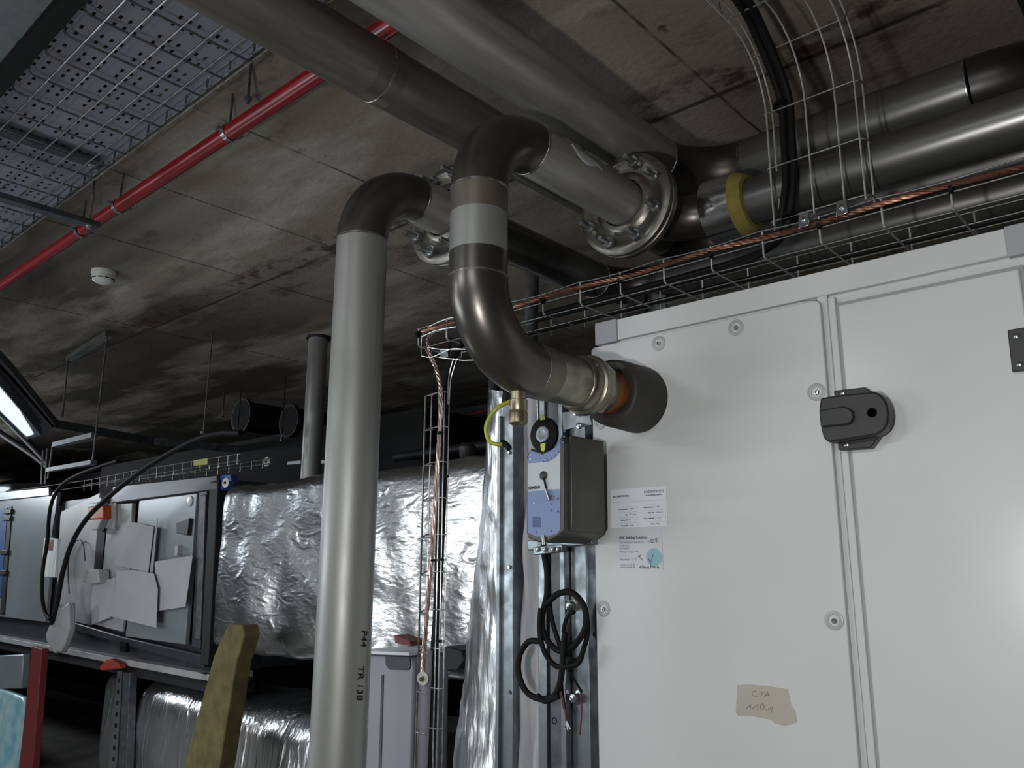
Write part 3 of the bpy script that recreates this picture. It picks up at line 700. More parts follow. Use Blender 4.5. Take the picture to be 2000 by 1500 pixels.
# vertical tray crossing at top right
vt = thing('wire_mesh_tray', 'wire mesh tray dropping from the ceiling onto the tray above the cabinet', 'cable tray', (-.6, YT, 2.37))
YV = 1.69
def vpath(x, off=0):     # off = distance of the wire in front of the tray bottom
    yy = YV-off*0
    return [(x, YV, 2.365), (x, YV, 2.64)] + [(x, YV-.16*(1-math.cos(a)), 2.64+.16*math.sin(a)) for a in [PI/2*i/8 for i in range(1, 9)]] + [(x, YV-.6, 2.80), (x, YV-1.2, 2.80)]
def vback(x, d):        # wire at depth d behind the bottom plane (side walls)
    return [(x, YV+d, 2.365), (x, YV+d, 2.66)] + [(x, YV+d-(.16+d)*(1-math.cos(a)), 2.66+(.14+d)*math.sin(a)) for a in [PI/2*i/8 for i in range(1, 9)]] + [(x, YV-1.2, 2.80+d)]
xl, xr = -.705, -.497
wires([vpath(x) for x in (xl+.004, -.608, -.541, xr)] + [vback(xl-.008, .03), vback(xl-.002, .052), vback(xr+.008, .03)], .0021, 'long_wire', 'wireb', vt)
def crossat(s):
    pth = vpath(0)
    if s <= 2.64-2.365: y, z = YV, 2.365+s; d = Vector((0, 1, 0))
    else:
        q = s-.275
        if q < .16*PI/2:
            a = q/.16; y, z = YV-.16*(1-math.cos(a)), 2.64+.16*math.sin(a); d = Vector((0, math.cos(a), math.sin(a)))
        else: y, z = YV-.16-(q-.16*PI/2), 2.80; d = Vector((0, 0, 1))
    p = Vector((0, y, z))
    A = lambda x, e: (x, p.y+d.y*e, p.z+d.z*e)
    return [A(xl-.010, .054), A(xl-.008, .012), A(xl-.002, .003), A(xl+.01, .002), A(xr-.006, .002), A(xr+.006, .008), A(xr+.010, .02), A(xr+.010, .054)]
wires([crossat(s) for s in (.012, .145, .285, .42, .55, .68, .81)], .0021, 'cross_wire', 'wired', vt, 8)
for xx, lbl in ((1569, 'left'), (1643, 'right')):
    c0 = at(xx, 430 if lbl == 'left' else 406, 'Y', YV-.012)
    cpl = thing('tray_clip', 'shiny zinc clip joining the two wire trays above cabinet, %s one' % lbl, 'clip', tuple(c0), 'zinc clips joining the trays')
    G().prism([(c0.x-.013, c0.y, c0.z-.017), (c0.x+.012, c0.y, c0.z-.015), (c0.x+.013, c0.y, c0.z+.017), (c0.x-.010, c0.y, c0.z+.018)], (0, .004, 0)).build('plate', 'foilt', cpl, bevel=.001)
    G().lathe((c0.x+.002, c0.y, c0.z), (0, -1, 0), [(0, .006), (.004, .006), (.006, .003)], 6).build('bolt', 'zinc', cpl)
# black cables beside the vertical tray
for i, (dx, r) in enumerate(((.010, .0088), (.029, .0088))):
    y2 = .012*i
    P = [(xl+dx+.05, YV-1.1, 2.815), (xl+dx+.045, YV-.55, 2.815), (xl+dx+.036, YV-.22, 2.812), (xl+dx+.030, YV-.10, 2.775), (xl+dx+.030, YV+.0, 2.68), (xl+dx+.026, YV+.014, 2.58), (xl+dx+.024, YV+.014, 2.48), (xl+dx+.012, YV+.014, 2.41), (xl+dx-.004, YV+.022, 2.36+.004*i), (xl+dx-.05, YV+.05, 2.335+.006*i), (xl+dx-.14, YV+.07, 2.32+.012*i), (xl+dx-.32, YV+.08, 2.32+.012*i), (xl+dx-.8, YV+.09, 2.32+.012*i)]
    c = G().tube(spline(P, 10), r, 14).build('black_cable', 'cable')
    tag(c, 'black cable curving down the vertical wire tray at the top right', 'cable', 'black cables in the vertical tray')
for s in ((.285, 2.66), (.012, 2.378)):
    c = G().lathe((xl+.04, YV+.01, s[1]), (0, .2, 1), [(-.004, .021), (.004, .021)], 18).build('cable_tie', 'tie')
    tag(c, 'black tie around the cables where they %s' % ('leave the vertical tray' if s[1] < 2.5 else 'bend at mid height of the vertical tray'), 'cable tie')

# black bracket & plate behind cabinet top
bk = thing('support_bracket', 'black and zinc bracket behind the top left of the white cabinet', 'bracket', (-1.3, 2.1, 2.2))
plate([(1224, 578), (1258, 566), (1260, 640), (1226, 648)], 2.0, .05, 'post', 'dark', bk)
plate([(1259, 570), (1300, 576), (1302, 640), (1261, 645)], 2.02, .01, 'zinc_plate', 'galv', bk)

# ---------------------------------------------------------------- ladder tray (vertical, centre)
YL = 1.75
lt = thing('wire_mesh_tray', 'narrow vertical wire mesh tray between the riser and the foil wrapped duct', 'cable tray', (-1.9, YL, .9))
xL, xR = -1.912, -1.850
zt, zb = 2.147, .60
wires([[(xL, YL, zt), (xL, YL, zb)], [(xR, YL+.02, zt), (xR, YL+.02, zb)], [(xL, YL-.028, zt-.012), (xL, YL-.028, zb)], [(xR, YL, zt), (xR, YL, zb)], [(xL+.045, YL, zt), (xL+.045, YL, zb)], [(xL-.004, YL-.022, zt-.01), (xL-.004, YL-.022, zb)]], .0022, 'long_wire', 'wire', lt)
pol = []
z = zt
while z > zb:
    pol.append([(xL, YL-.028, z-.012), (xL, YL-.004, z), (xL+.004, YL, z), (xR, YL, z), (xR, YL+.02, z-.002)])
    pol.append([(xL, YL-.028, z-.012), (xL+.04, YL-.028, z-.012)])
    z -= .113
wires(pol, .0022, 'cross_wire', 'wire', lt, 8)
# curved top part, coming from the horizontal tray
ct = thing('wire_mesh_tray', 'curved end of the wire mesh tray bending over beside the big elbow', 'cable tray', (-1.9, 1.7, 2.3))
g = G()
def pl(pp, Y): return [tuple(at(x, y, 'Y', Y)) for x, y in pp]
g.tube(spline(pl([(905, 618), (880, 621), (856, 629), (836, 640)], 1.70), 6), .0022, 6)
g.tube(spline(pl([(905, 636), (880, 640), (850, 646), (824, 658)], 1.70), 6), .0022, 6)
g.tube(pl([(836, 640), (824, 658), (823, 676), (823, 695)], 1.70), .0022, 6)
g.tube(pl([(836, 640), (835, 660), (836, 678)], 1.70), .0022, 6)
g.tube(pl([(874, 622), (874, 655), (876, 662)], 1.70), .0022, 6)
g.tube(spline(pl([(823, 695), (845, 697), (880, 682), (910, 682)], 1.72), 6), .0022, 6)
g.tube(spline(pl([(836, 678), (860, 682), (905, 682)], 1.72), 6), .0022, 6)
g.tube(pl([(852, 697), (905, 704), (930, 703)], 1.74), .0022, 6)
g.build('frame_wire', 'wire', ct)
zc = thing('tray_clip', 'square zinc clip on top of the narrow vertical wire tray', 'clip', tuple(at(867, 690, 'Y', 1.72)))
plate([(859, 682), (874, 681), (875, 697), (860, 698)], 1.72, .006, 'plate', 'zinc', zc, bevel=.001)
# funnel wires
wires([spline(pl(p, 1.74), 6) for p in ([(836, 688), (843, 705), (852, 725), (858, 750), (860, 790)], [(829, 676), (840, 700), (850, 720), (856, 745), (857, 790)], [(893, 700), (886, 720), (880, 745), (877, 790)], [(886, 700), (880, 720), (876, 745), (875, 790)])], .0022, 'funnel_wire', 'wire', ct)
# earth braid and cables down the ladder
eb = thing('earth_braid', 'pinkish copper earth braid tied down the narrow vertical wire tray', 'cable', (-1.88, YL, 1.5))
Pn = pl([(905, 628), (880, 632), (850, 646), (836, 664), (840, 690), (850, 715), (858, 745), (861, 780), (858, 850), (853, 930), (848, 1010), (842, 1095), (835, 1180), (829, 1262), (826, 1318)], YL-.02)
g = G(); sp_ = spline(Pn, 12)
for s in range(3):
    g.tube([(p[0]+.004*math.cos(i*.5+s*2.1), p[1]+.004*math.sin(i*.5+s*2.1), p[2]) for i, p in enumerate(sp_)], .0036, 6)
g.build('strands', 'rose', eb)
dk = thing('insulation_disc', 'pale round disc washer with brass pin at the foot of the earth braid', 'washer', tuple(at(826, 1325, 'Y', YL-.03)))
c0 = at(826, 1325, 'Y', YL-.03)
G().lathe(c0, (.3, -1, 0), [(0, .0195), (.002, .0195), (.003, .006)], 32).build('disc', 'detector', dk)
G().lathe(c0+Vector((0, -.003, 0)), (.3, -1, 0), [(0, .0085), (.006, .0085), (.007, .005), (.011, .004)], 8).build('brass_nut', 'brass', dk)
bc = G().tube(spline(pl([(912, 650), (895, 680), (878, 715), (868, 760), (867, 850), (863, 1000), (856, 1150), (850, 1300), (840, 1500), (834, 1640)], YL+.02), 12), .013, 16).build('black_cable', 'cable')
tag(bc, 'thick black cable running down inside the narrow vertical wire tray', 'cable')
bc = G().tube(spline(pl([(880, 660), (872, 720), (866, 850), (856, 1010), (850, 1180), (843, 1300), (838, 1500), (832, 1640)], YL+.02), 12), .006, 12).build('black_cable', 'cable')
tag(bc, 'thin black cable beside the thick one in the narrow vertical tray', 'cable')
cy = G().tube([tuple(at(834, 1270, 'Y', YL+.0)), tuple(at(818, 1640, 'Y', YL+.0))], .019, 20).build('conduit', 'lilac')
tag(cy, 'grey plastic conduit in the foot of the narrow vertical tray', 'conduit')
for p in ((847, 1094), (862, 1093), (857, 1252), (859, 845), (871, 930)):
    q = at(*p, 'Y', YL-.03)
    tag(G().lathe(q-Vector((0, 0, .004)), (0, 0, 1), [(0, .010), (.007, .010)], 12).build('cable_tie', 'tie'), 'small black cable tie on the narrow vertical wire tray', 'cable tie', 'ties on the narrow vertical tray')
# ---------------------------------------------------------------- damper section left of the cabinet
YF = 1.70
df = thing('air_damper', 'galvanised damper frame between the white cabinet and the canvas connector', 'damper', (-1.32, YF, .9))
def fx(x, Y=YF): return at(x, 1100, 'Y', Y).x
G().box((fx(1106), YF+.02, .1), (-1.166, YF+.5, 2.12)).build('side_sheet', 'galv', df)
G().box((fx(1050), YF, .1), (fx(1066), YF+.3, 2.13)).build('edge_profile', 'galv', df, bevel=.003)
G().box((fx(1069), YF+.006, .1), (fx(1092), YF+.3, 2.13)).build('edge_profile', 'galvd', df, bevel=.003)
G().box((fx(1094), YF-.004, .1), (fx(1104), YF+.3, 2.14)).build('edge_profile', 'galv', df, bevel=.002)
G().box((fx(1148), YF-.01, .1), (fx(1152), YF+.1, 2.10)).build('edge_profile', 'galv', df, bevel=.001)
for p in ((1120, 1183), (1129, 1362)):
    c = at(*p, 'Y', YF+.02)
    G().lathe(c, (0, -1, 0), [(0, .018), (.003, .018), (.004, .012), (.022, .012), (.024, .008)], 6).build('bolt', 'zinc', df)
for p in ((1155, 1238), (1087, 1407), (1150, 899)):
    c = at(*p, 'Y', YF+.015)
    lab(G().lathe(c, (0, -1, 0), [(0, .0115), (.006, .0115), (.011, .007), (.006, .004)], 20).build('rubber_grommet', 'tie', df), 'black rubber grommet')
G().prism(px([(1030, 1056), (1156, 1047), (1156, 1063), (1030, 1075)], 'Y', 1.60), (0, .03, 0)).build('bracket_bar', 'galv', df, bevel=.002)
G().prism(px([(1040, 1068), (1098, 1063), (1098, 1078), (1042, 1084)], 'Y', 1.58), (0, .02, 0)).build('bracket_bar', 'galv', df, bevel=.002)
for x in (1050, 1064, 1080, 1090):
    G().lathe(at(x, 1073, 'Y', 1.578), (0, -1, 0), [(0, .006), (.003, .006), (.004, .003)], 10).build('bolt', 'zinc', df)
G().prism(px([(1098, 805), (1150, 800), (1156, 830), (1100, 840)], 'Y', 1.63), (0, .006, 0)).build('bracket_plate', 'galv', df, bevel=.001)
for p in ((1127, 806), (1133, 832)):
    G().lathe(at(*p, 'Y', 1.625), (0, -1, 0), [(0, .009), (.007, .009), (.008, .006)], 6).build('bolt', 'zinc', df)
G().tube(px([(1140, 858), (1155, 878), (1162, 884)], 'Y', 1.6), .0022, 8).build('spring_wire', 'zinc', df)
cv = thing('canvas_connector', 'white canvas flexible duct connector hanging beside the galvanised frame', 'flexible connector', (fx(1030), YF, .9))
g = G(); nx, nz = 10, 60
x0, x1 = fx(1006), fx(1050)
vs = [(x0+(x1-x0)*i/nx, YF+.03+.012*math.sin(i*.9+k*.12)+.02*noise.noise(Vector((i*.4, k*.18, 1))), 2.12-2.02*k/nz) for k in range(nz+1) for i in range(nx+1)]
g.add(vs, [(k*(nx+1)+i, k*(nx+1)+i+1, (k+1)*(nx+1)+i+1, (k+1)*(nx+1)+i) for k in range(nz) for i in range(nx)])
cvm = g.build('cloth', 'canvas', cv, smooth=2); sd = cvm.modifiers.new('solid', 'SOLIDIFY'); sd.thickness = .003
dfl = thing('duct_flange', 'upright galvanised duct flange between the foil wrap and white canvas', 'duct flange', (fx(993), YF, .9))
G().box((fx(984), YF-.01, .1), (fx(1007), YF+.06, 2.06)).build('profile', 'galv', dfl, bevel=.003)
G().box((fx(979), YF-.02, .1), (fx(985), YF+.02, 2.02)).build('profile', 'galv', dfl, bevel=.001)
for y in (876, 884, 1108, 1352):
    G().lathe(at(995, y, 'Y', YF-.012), (0, -1, 0), [(0, .005), (.004, .004)], 10).build('screw', 'zinc', dfl)
tag(G().tube([tuple(at(1050, 775, 'Y', 1.66)), tuple(at(1052, 860, 'Y', 1.66))], .004, 10).build('galvanised_rod', 'zinc'), 'short zinc rod above the actuator disc', 'rod')
tag(G().tube([tuple(at(1072, 775, 'Y', 1.72)), tuple(at(1072, 870, 'Y', 1.72))], .011, 14).build('galvanised_tube', 'galvd'), 'dull grey tube beside the short zinc rod above the actuator', 'tube')
tag(G().tube([tuple(at(1041, 480, 'Y', 2.6)), tuple(at(1034, 800, 'Y', 2.6))], .030, 20).build('background_pipe', 'galvd'), 'thin grey vertical pipe in the dark behind the wire tray', 'pipe')
tag(G().tube([tuple(at(965, 740, 'Y', 2.3)), tuple(at(955, 1000, 'Y', 2.3))], .022, 20).build('background_pipe', 'dark'), 'dark vertical pipe just left of the foil wrapped duct edge', 'pipe')

# foil wrap standing left of the flange
fw_ = thing('foil_wrapped_duct', 'duct wrapped in crinkled foil with jagged left edge, beside the canvas connector', 'duct', (-1.7, 1.72, .9))
left = [(963, 765), (962, 800), (957, 860), (950, 940), (942, 1020), (933, 1090), (923, 1160), (914, 1230), (909, 1290), (903, 1350), (895, 1410), (888, 1480), (878, 1600)]
g = G(); nx = 14; rows_ = []
for j in range(len(left)*5-4):
    t = j/5; i = min(int(t), len(left)-2); f = t-i
    lx = left[i][0]*(1-f)+left[i+1][0]*f; ly = left[i][1]*(1-f)+left[i+1][1]*f
    a = at(lx+noise.noise(Vector((j*.5, 0, 0)))*3, ly, 'Y', 1.86); b = at(983, ly, 'Y', 1.70)
    row = []
    for k in range(nx+1):
        u = k/nx; p = a.lerp(b, u); bul = -.035*math.sin(PI*u)**.8
        p = p+Vector((0, bul+.010*noise.noise(Vector((k*.5, j*.16, 2)))+.006*noise.noise(Vector((k*1.4, j*.3, 5))), 0)); p.z = a.z*(1-u)+b.z*u
        row.append(p)
    row.append(Vector((b.x, 2.3, b.z))); row.insert(0, Vector((a.x-.1, 2.3, a.z)))
    rows_.append(row)
m_ = nx+3
g.add([p for r in rows_ for p in r], [(j*m_+k, j*m_+k+1, (j+1)*m_+k+1, (j+1)*m_+k) for j in range(len(rows_)-1) for k in range(m_-1)])
g.build('foil_wrap', 'foilv', fw_, smooth=1.2)

# ---------------------------------------------------------------- actuator
YA = 1.45
ac = thing('damper_actuator', 'grey damper actuator with blue and white front label beside the cabinet', 'actuator', (-1.2, 1.5, 1.7))
X0, X1a, Za, Zb_ = -1.246, -1.140, 1.655, 1.862
body = [(1028, 893), (1036, 876), (1060, 884), (1085, 870), (1097, 850), (1102, 868), (1101, 1038), (1093, 1046), (1067, 1060), (1050, 1059), (1030, 1050), (1028, 1040)]
G().prism(px(body, 'Y', YA), (0, .16, 0)).build('housing', 'actg', ac, bevel=.004)
G().prism([p+Vector((0, .02, 0)) for p in px([(1100, 850), (1106, 848), (1107, 1030), (1101, 1037)], 'Y', YA)], (.006, .12, 0)).build('side_rib', 'actg', ac, bevel=.002)
yl = YA-.0006
G().prism(px([(1030, 905), (1095, 882), (1095, 901), (1070, 899), (1040, 905)], 'Y', yl), (0, .0006, 0))
lab(G().prism(px([(1030, 897), (1036, 880), (1060, 888), (1084, 874), (1094, 858), (1094, 883), (1086, 894), (1070, 901), (1030, 905)], 'Y', yl), (0, .001, 0)).build('scale_label', 'actb', ac, smooth=0), 'blue arc scale')
lab(G().prism(px([(1030.5, 905), (1070, 902), (1086, 894), (1094, 883), (1094, 955), (1030.5, 960)], 'Y', yl), (0, .001, 0)).build('front_label', 'actw', ac, smooth=0), 'white label field')
lab(G().prism(px([(1030.5, 960), (1094, 955), (1094, 1034), (1088, 1042), (1066, 1049), (1048, 1048), (1031, 1040)], 'Y', yl), (0, .001, 0)).build('front_label', 'actb', ac, smooth=0), 'blue label field')
lab(plate([(1040, 1010), (1056, 1010), (1056, 1030), (1040, 1030)], yl-.0005, .0004, 'printed_square', 'actd', ac), 'dark blue printed square')
q = at(1031.5, 956, 'Y', yl-.0004); text('brand_lettering', 'SIEMENS', .0098, q, (1, 0, 0.0), ZD, 'inkd', ac, bold=.0003)
for (x, y, r) in ((1043, 983, .0022), (1036, 889, .0022), (1036, 897, .0022)): G().lathe(at(x, y, 'Y', yl-.0002), (0, -1, 0), [(0, r), (.0006, r)], 14).build('dot', 'paper', ac)
for (x, y) in ((1090, 974), (1090, 999), (1077, 969), (1077, 985), (1077, 997), (1048, 1039), (1077, 1037)): G().lathe(at(x, y, 'Y', yl-.0002), (0, -1, 0), [(0, .0028), (.0006, .0028)], 10).build('printed_mark', 'actd', ac)
g = G()
for k in range(9):
    a = math.radians(-88+11*k); c = Vector((at(1060, 848, 'Y', yl).x, yl-.0003, at(1060, 848, 'Y', yl).z))
    r1, r2 = .062, .068; w_ = .0006+.0002*k
    d = Vector((math.cos(a), 0, math.sin(a))); e = Vector((-d.z, 0, d.x))*w_
    g.prism([c+d*r1-e, c+d*r2-e, c+d*r2+e, c+d*r1+e], (0, .0005, 0))
g.build('printed_scale', 'actd', ac, smooth=0)
q = at(1062, 929, 'Y', yl)
G().lathe(q, (0, -1, 0), [(0, .0105), (.003, .0105), (.004, .008)], 24).build('knob', 'black', ac)
G().bar(at(1062, 933, 'Y', yl-.004), at(1067, 955, 'Y', yl-.004), .004, .003).build('lever', 'tie', ac)
lab(G().tube([at(1066, 955, 'Y', yl-.006), at(1074, 977, 'Y', yl-.006)], .0035, 12).build('hex_key', 'zinc', ac), 'bright metal key')
ds = G().lathe(at(1060, 848, 'Y', YA-.010), (0, 1, 0), [(0, .037), (.002, .040), (.010, .0405), (.012, .038)], 48).build('position_disc', 'tie', ac)
dc_ = at(1060, 848, 'Y', YA-.0115)
G().lathe(dc_, (0, -1, 0), [(-.002, .021), (.002, .020), (.003, .017), (.001, .010), (.001, .004)], 8).build('shaft_clamp', 'galv', ds)
for s in (1, -1):
    g = G().prism([dc_+Vector((-.0085, 0, s*.034)), dc_+Vector((.0085, 0, s*.034)), dc_+Vector((.003, 0, s*.046)), dc_+Vector((-.003, 0, s*.046))] if s > 0 else
                  [dc_+Vector((-.0075, 0, s*.022)), dc_+Vector((.0075, 0, s*.022)), dc_+Vector((.006, 0, s*.036)), dc_+Vector((.0, 0, s*.042)), dc_+Vector((-.006, 0, s*.036))], (0, .003, 0))
    lab(g.build('pointer', 'yel', ds, smooth=0), 'yellow pointer')
G().tube([at(1062, 1046, 'Y', YA+.0), at(1064, 1064, 'Y', YA+.0)], .0065, 16).build('cable_gland', 'zinc', ac)
# cables from the actuator
def cab(pts, Y, r, label, m='cable', name='actuator_cable', group=None, seg=12, n=12):
    o = G().tube(spline(pl(pts, Y) if not callable(Y) else [tuple(at(x, y, 'Y', Y(i))) for i, (x, y) in enumerate(pts)], n), r, seg).build(name, m)
    return tag(o, label, 'cable', group)
cab([(1062, 1062), (1063, 1085), (1068, 1115), (1068, 1160), (1060, 1200), (1063, 1240), (1090, 1270), (1120, 1262), (1143, 1225), (1141, 1185), (1118, 1158), (1090, 1160), (1068, 1180)], 1.60, .0075, 'black cable looping in an upright ring below the actuator')
cab([(1070, 1062), (1072, 1090), (1072, 1140), (1076, 1200), (1090, 1250), (1102, 1275), (1128, 1290), (1145, 1250), (1148, 1210)], 1.615, .006, 'black cable hanging from the actuator behind the ring')
cab([(1100, 1235), (1104, 1215), (1112, 1200), (1122, 1195)], 1.60, .005, 'short black cable end curling to the upper bolt inside the ring')
cab([(1056, 1188), (1054, 1230), (1062, 1270), (1082, 1298), (1103, 1302), (1130, 1294), (1142, 1260)], 1.59, .0065, 'black cable forming the wide lower arc of the ring')
cab([(1055, 1252), (1032, 1254), (1015, 1280), (1013, 1315), (1026, 1348), (1050, 1364), (1078, 1362), (1092, 1340), (1098, 1305), (1100, 1270), (1104, 1235)], 1.59, .0075, 'black cable looping in the smaller left ring over the canvas')
cab([(1050, 1358), (1065, 1370), (1092, 1360)], 1.585, .006, 'black cable end crossing the bottom of the smaller ring')
cab([(1100, 1240), (1096, 1300), (1098, 1350), (1103, 1385)], 1.61, .004, 'black wire pair hanging straight down below the rings')
cab([(1106, 1300), (1120, 1325), (1137, 1352)], 1.61, .003, 'thin black wire stretched to the lower bolt')
cab([(1096, 1352), (1102, 1380), (1106, 1410), (1104, 1422)], 1.60, .002, 'thin red wire with stripped end below the rings', 'redp')
cab([(1134, 1355), (1136, 1390), (1132, 1436)], 1.61, .002, 'thin red wire hanging from the lower bolt', 'redp')
for i, e in enumerate(((1104, 1424), (1109, 1426), (1114, 1424))):
    cab([(1106, 1408), e], 1.60, .0016, 'bare white wire end below the rings', 'paper', group='stripped wire ends', n=4)
for p in ((1117, 1050),): pass

# ---------------------------------------------------------------- smoke detector
sd_ = thing('smoke_detector', 'round white smoke detector on the concrete ceiling at left', 'smoke detector', (-3.98, 1.455, 3.0))
G().lathe((-3.98, 1.455, 3.0), (0, 0, -1), [(0, .056), (.018, .056), (.020, .050)], 40).build('base', 'detector', sd_)
G().lathe((-3.98, 1.455, 2.98), (0, 0, -1), [(0, .050), (.012, .052), (.030, .046), (.040, .030), (.043, .01)], 40).build('sensor_head', 'detector', sd_)
g = G()
for k in range(10):
    a = 2*PI*k/10; g.bar(Vector((-3.98+math.cos(a-.2)*.0505, 1.455+math.sin(a-.2)*.0505, 2.958)), Vector((-3.98+math.cos(a+.2)*.0505, 1.455+math.sin(a+.2)*.0505, 2.958)), .005, .004)
g.build('vent_slot', 'tie', sd_)

# ---------------------------------------------------------------- foil wrapped ducts and background pipe
YQ = 2.55
def foil_box(name, label, x0, x1, y0, y1, z0, z1, amp=.03, m='foil', tilt=0, seed=1, r=.09):
    """closed duct wrap: rounded cross section swept along X, pulled and dented"""
    t = thing(name, label, 'duct', ((x0+x1)/2, y0, z0))
    sec = []
    for cy, cz, a0 in ((y0+r, z0+r, 180), (y1-r, z0+r, 270), (y1-r, z1-r, 0), (y0+r, z1-r, 90)):
        for i in range(7): a = math.radians(a0+15*i); sec.append((cy+r*math.cos(a), cz+r*math.sin(a)))
    # densify
    d = []
    for i in range(len(sec)):
        a, b = sec[i], sec[(i+1) % len(sec)]; L = math.hypot(a[0]-b[0], a[1]-b[1]); n = max(1, int(L/.05))
        for k in range(n): d.append((a[0]+(b[0]-a[0])*k/n, a[1]+(b[1]-a[1])*k/n))
    nx = int((x1-x0)/.045); vs = []; n = len(d)
    cy, cz = (y0+y1)/2, (z0+z1)/2
    for i in range(nx+1):
        X = x0+(x1-x0)*i/nx; e = min(1, min(i, nx-i)/3+.86)
        for (y, z) in d:
            v = Vector((X*2.2, y*2.2, z*2.2+seed)); q = amp*noise.noise(v)+amp*.4*noise.noise(v*3.1)
            dy, dz = y-cy, z-cz; l = math.hypot(dy, dz)
            vs.append((X, cy+dy*e+dy/l*q, cz+dz*e+dz/l*q+tilt*(X-x0)))
    fs = [(i*n+k, i*n+(k+1) % n, (i+1)*n+(k+1) % n, (i+1)*n+k) for i in range(nx) for k in range(n)]
    fs.append(tuple(range(n))); fs.append(tuple(reversed(range(nx*n, nx*n+n))))
    G().add(vs, fs).build('foil_wrap', m, t, smooth=1.2)
    return t
foil_box('foil_wrapped_duct', 'big silver foil wrapped duct behind the tall riser, upper one', -4.66, -2.15, YQ, 3.25, 1.115, 2.075, .035, 'foil', seed=3)
foil_box('foil_wrapped_duct', 'lower silver foil wrapped duct behind the yellow wool strip', -5.75, -2.9, 2.62, 3.3, .1, .835, .035, 'foilv', seed=8, r=.16)
foil_box('foil_wrapped_duct', 'narrow strip of foil wrap left of the slotted steel post', at(205, 1400, 'Y', 2.75).x-.06, at(228, 1400, 'Y', 2.75).x, 2.75, 2.87, .1, .80, .02, 'foilv', seed=5, r=.05)
bp_ = thing('background_pipe', 'grey vertical pipe rising to the ceiling behind the foil duct', 'pipe', (-4.16, 2.834, 1.9))
G().tube([(-4.16, 2.834, 1.9), (-4.16, 2.834, 3.0)], .0585, 32).build('straight_pipe', 'pipe', bp_)
G().lathe((-4.16, 2.834, 2.985), (0, 0, 1), [(0, .062), (.0, .075), (.014, .075)], 32).build('collar', 'dark', bp_)
# insulation pins
for p, lbl in (((441, 943), 'white round pin washer at the top left corner of the upper foil duct'), ((521, 902), 'white round pin washer at the end of the far wire tray')):
    Y = 2.50 if p[0] < 500 else 2.75
    c = at(*p, 'Y', Y); t = thing('pin_washer', lbl, 'washer', tuple(c))
    G().lathe(c, (.15, -1, 0), [(0, .030), (.003, .030), (.004, .008)], 28).build('disc', 'detector', t)
    G().lathe(c+Vector((0, -.004, 0)), (.15, -1, 0), [(0, .009), (.008, .007)], 8).build('pin', 'dark', t)
# yellow wool strip leaning
ws = thing('mineral_wool_strip', 'yellow strip of mineral wool leaning in front of the foil ducts', 'insulation', tuple(at(400, 1490, 'Y', 2.35)))
G().prism(px([(446, 1218), (474, 1221), (478, 1240), (468, 1275), (462, 1290), (428, 1500), (414, 1600), (350, 1600), (362, 1490), (418, 1280)], 'Y', 2.30), (0, .09, 0)).build('strip', 'wool', ws, bevel=.006)
# lilac box with recessed grip
lb = thing('plastic_cabinet', 'lilac grey plastic cabinet with recessed grip behind the riser foot', 'cabinet', tuple(at(760, 1400, 'Y', 2.3)))
G().prism(px([(690, 1278), (802, 1283), (808, 1300), (800, 1640), (680, 1640)], 'Y', 2.30), (0, .2, 0)).build('body', 'lilac', lb, bevel=.01)
plate([(690, 1270), (798, 1274), (800, 1281), (690, 1277)], 2.28, .22, 'lid_edge', 'paper', lb, bevel=.003)
lab(plate([(752, 1281), (800, 1283), (802, 1303), (797, 1309), (760, 1308), (753, 1300)], 2.296, .004, 'grip_recess_shade', 'ahuframe', lb, bevel=.003), 'dark plate with the shade of the grip recess in its colour')  # flat dark plate on the body, recess shade is in its colour
plate([(745, 1318), (749, 1318), (741, 1600), (736, 1600)], 2.297, .003, 'joint', 'ahuframe', lb)
tag(plate([(770, 1240), (800, 1252), (802, 1262), (772, 1256)], 2.32, .08, 'red_handgrip', 'redp'), 'dull red offcut lying on top of the lilac plastic cabinet', 'handgrip')  # loose red handle piece
# black ledge piece right of the ladder
tag(plate([(868, 1262), (900, 1270), (906, 1290), (894, 1308), (872, 1310), (866, 1290)], 2.1, .12, 'metal_block', 'dark', bevel=.004), 'dark metal block with shiny edge right of the narrow vertical tray', 'block')

# ---------------------------------------------------------------- far air handling unit at left
YU = 2.60
u = thing('air_handling_unit', 'dark framed grey air handling unit at the left with papers on its doors', 'air handling unit', tuple(at(250, 1300, 'Y', YU)))
xR_ = at(428, 1100, 'Y', YU).x
zt_, zb__ = 2.125, at(402, 1316, 'Y', YU-.03).z+.002
UY = YU+.02
xend = -15.0
G().box((xend, UY+.03, zb__), (xR_, 3.6, zt_)).build('casing', 'ahuframe', u)
def uq(*pts): return [at(x, y, 'Y', YU) for x, y in pts]
def up(pts, name, m, dy=0, th=.03, bevel=.004, lbl=None, par=None):
    o = G().prism([p+Vector((0, dy, 0)) for p in uq(*pts)], (0, th, 0)).build(name, m, par or u, bevel=bevel)
    if lbl: lab(o, lbl)
    return o
up([(225, 950), (430, 927), (430, 958), (222, 984)], 'frame_rail', 'ahuframe', -.02, .07, .01)
up([(120, 1208), (130, 1226), (400, 1305), (402, 1280), (240, 1243)], 'frame_rail', 'ahuframe', -.01, .06, .008)
up([(393, 960), (409, 957), (395, 1268), (378, 1264)], 'frame_post', 'ahuframe', -.015, .06, .006)
up([(398, 968), (409, 966), (398, 1250), (388, 1247)], 'frame_post', 'galvd', -.025, .03, .004)
up([(415, 940), (432, 938), (412, 1300), (397, 1298)], 'frame_post', 'dark', -.02, .06, .006)
p1 = up([(273, 970), (385, 957), (361, 1259), (245, 1243)], 'access_door', 'ahupanel', .0, .03, .004, 'blue-grey door panel behind the papers')
up([(352, 1022), (366, 1018), (378, 1012), (374, 1046), (353, 1042)], 'hinge', 'black', -.03, .03, .004, par=p1)
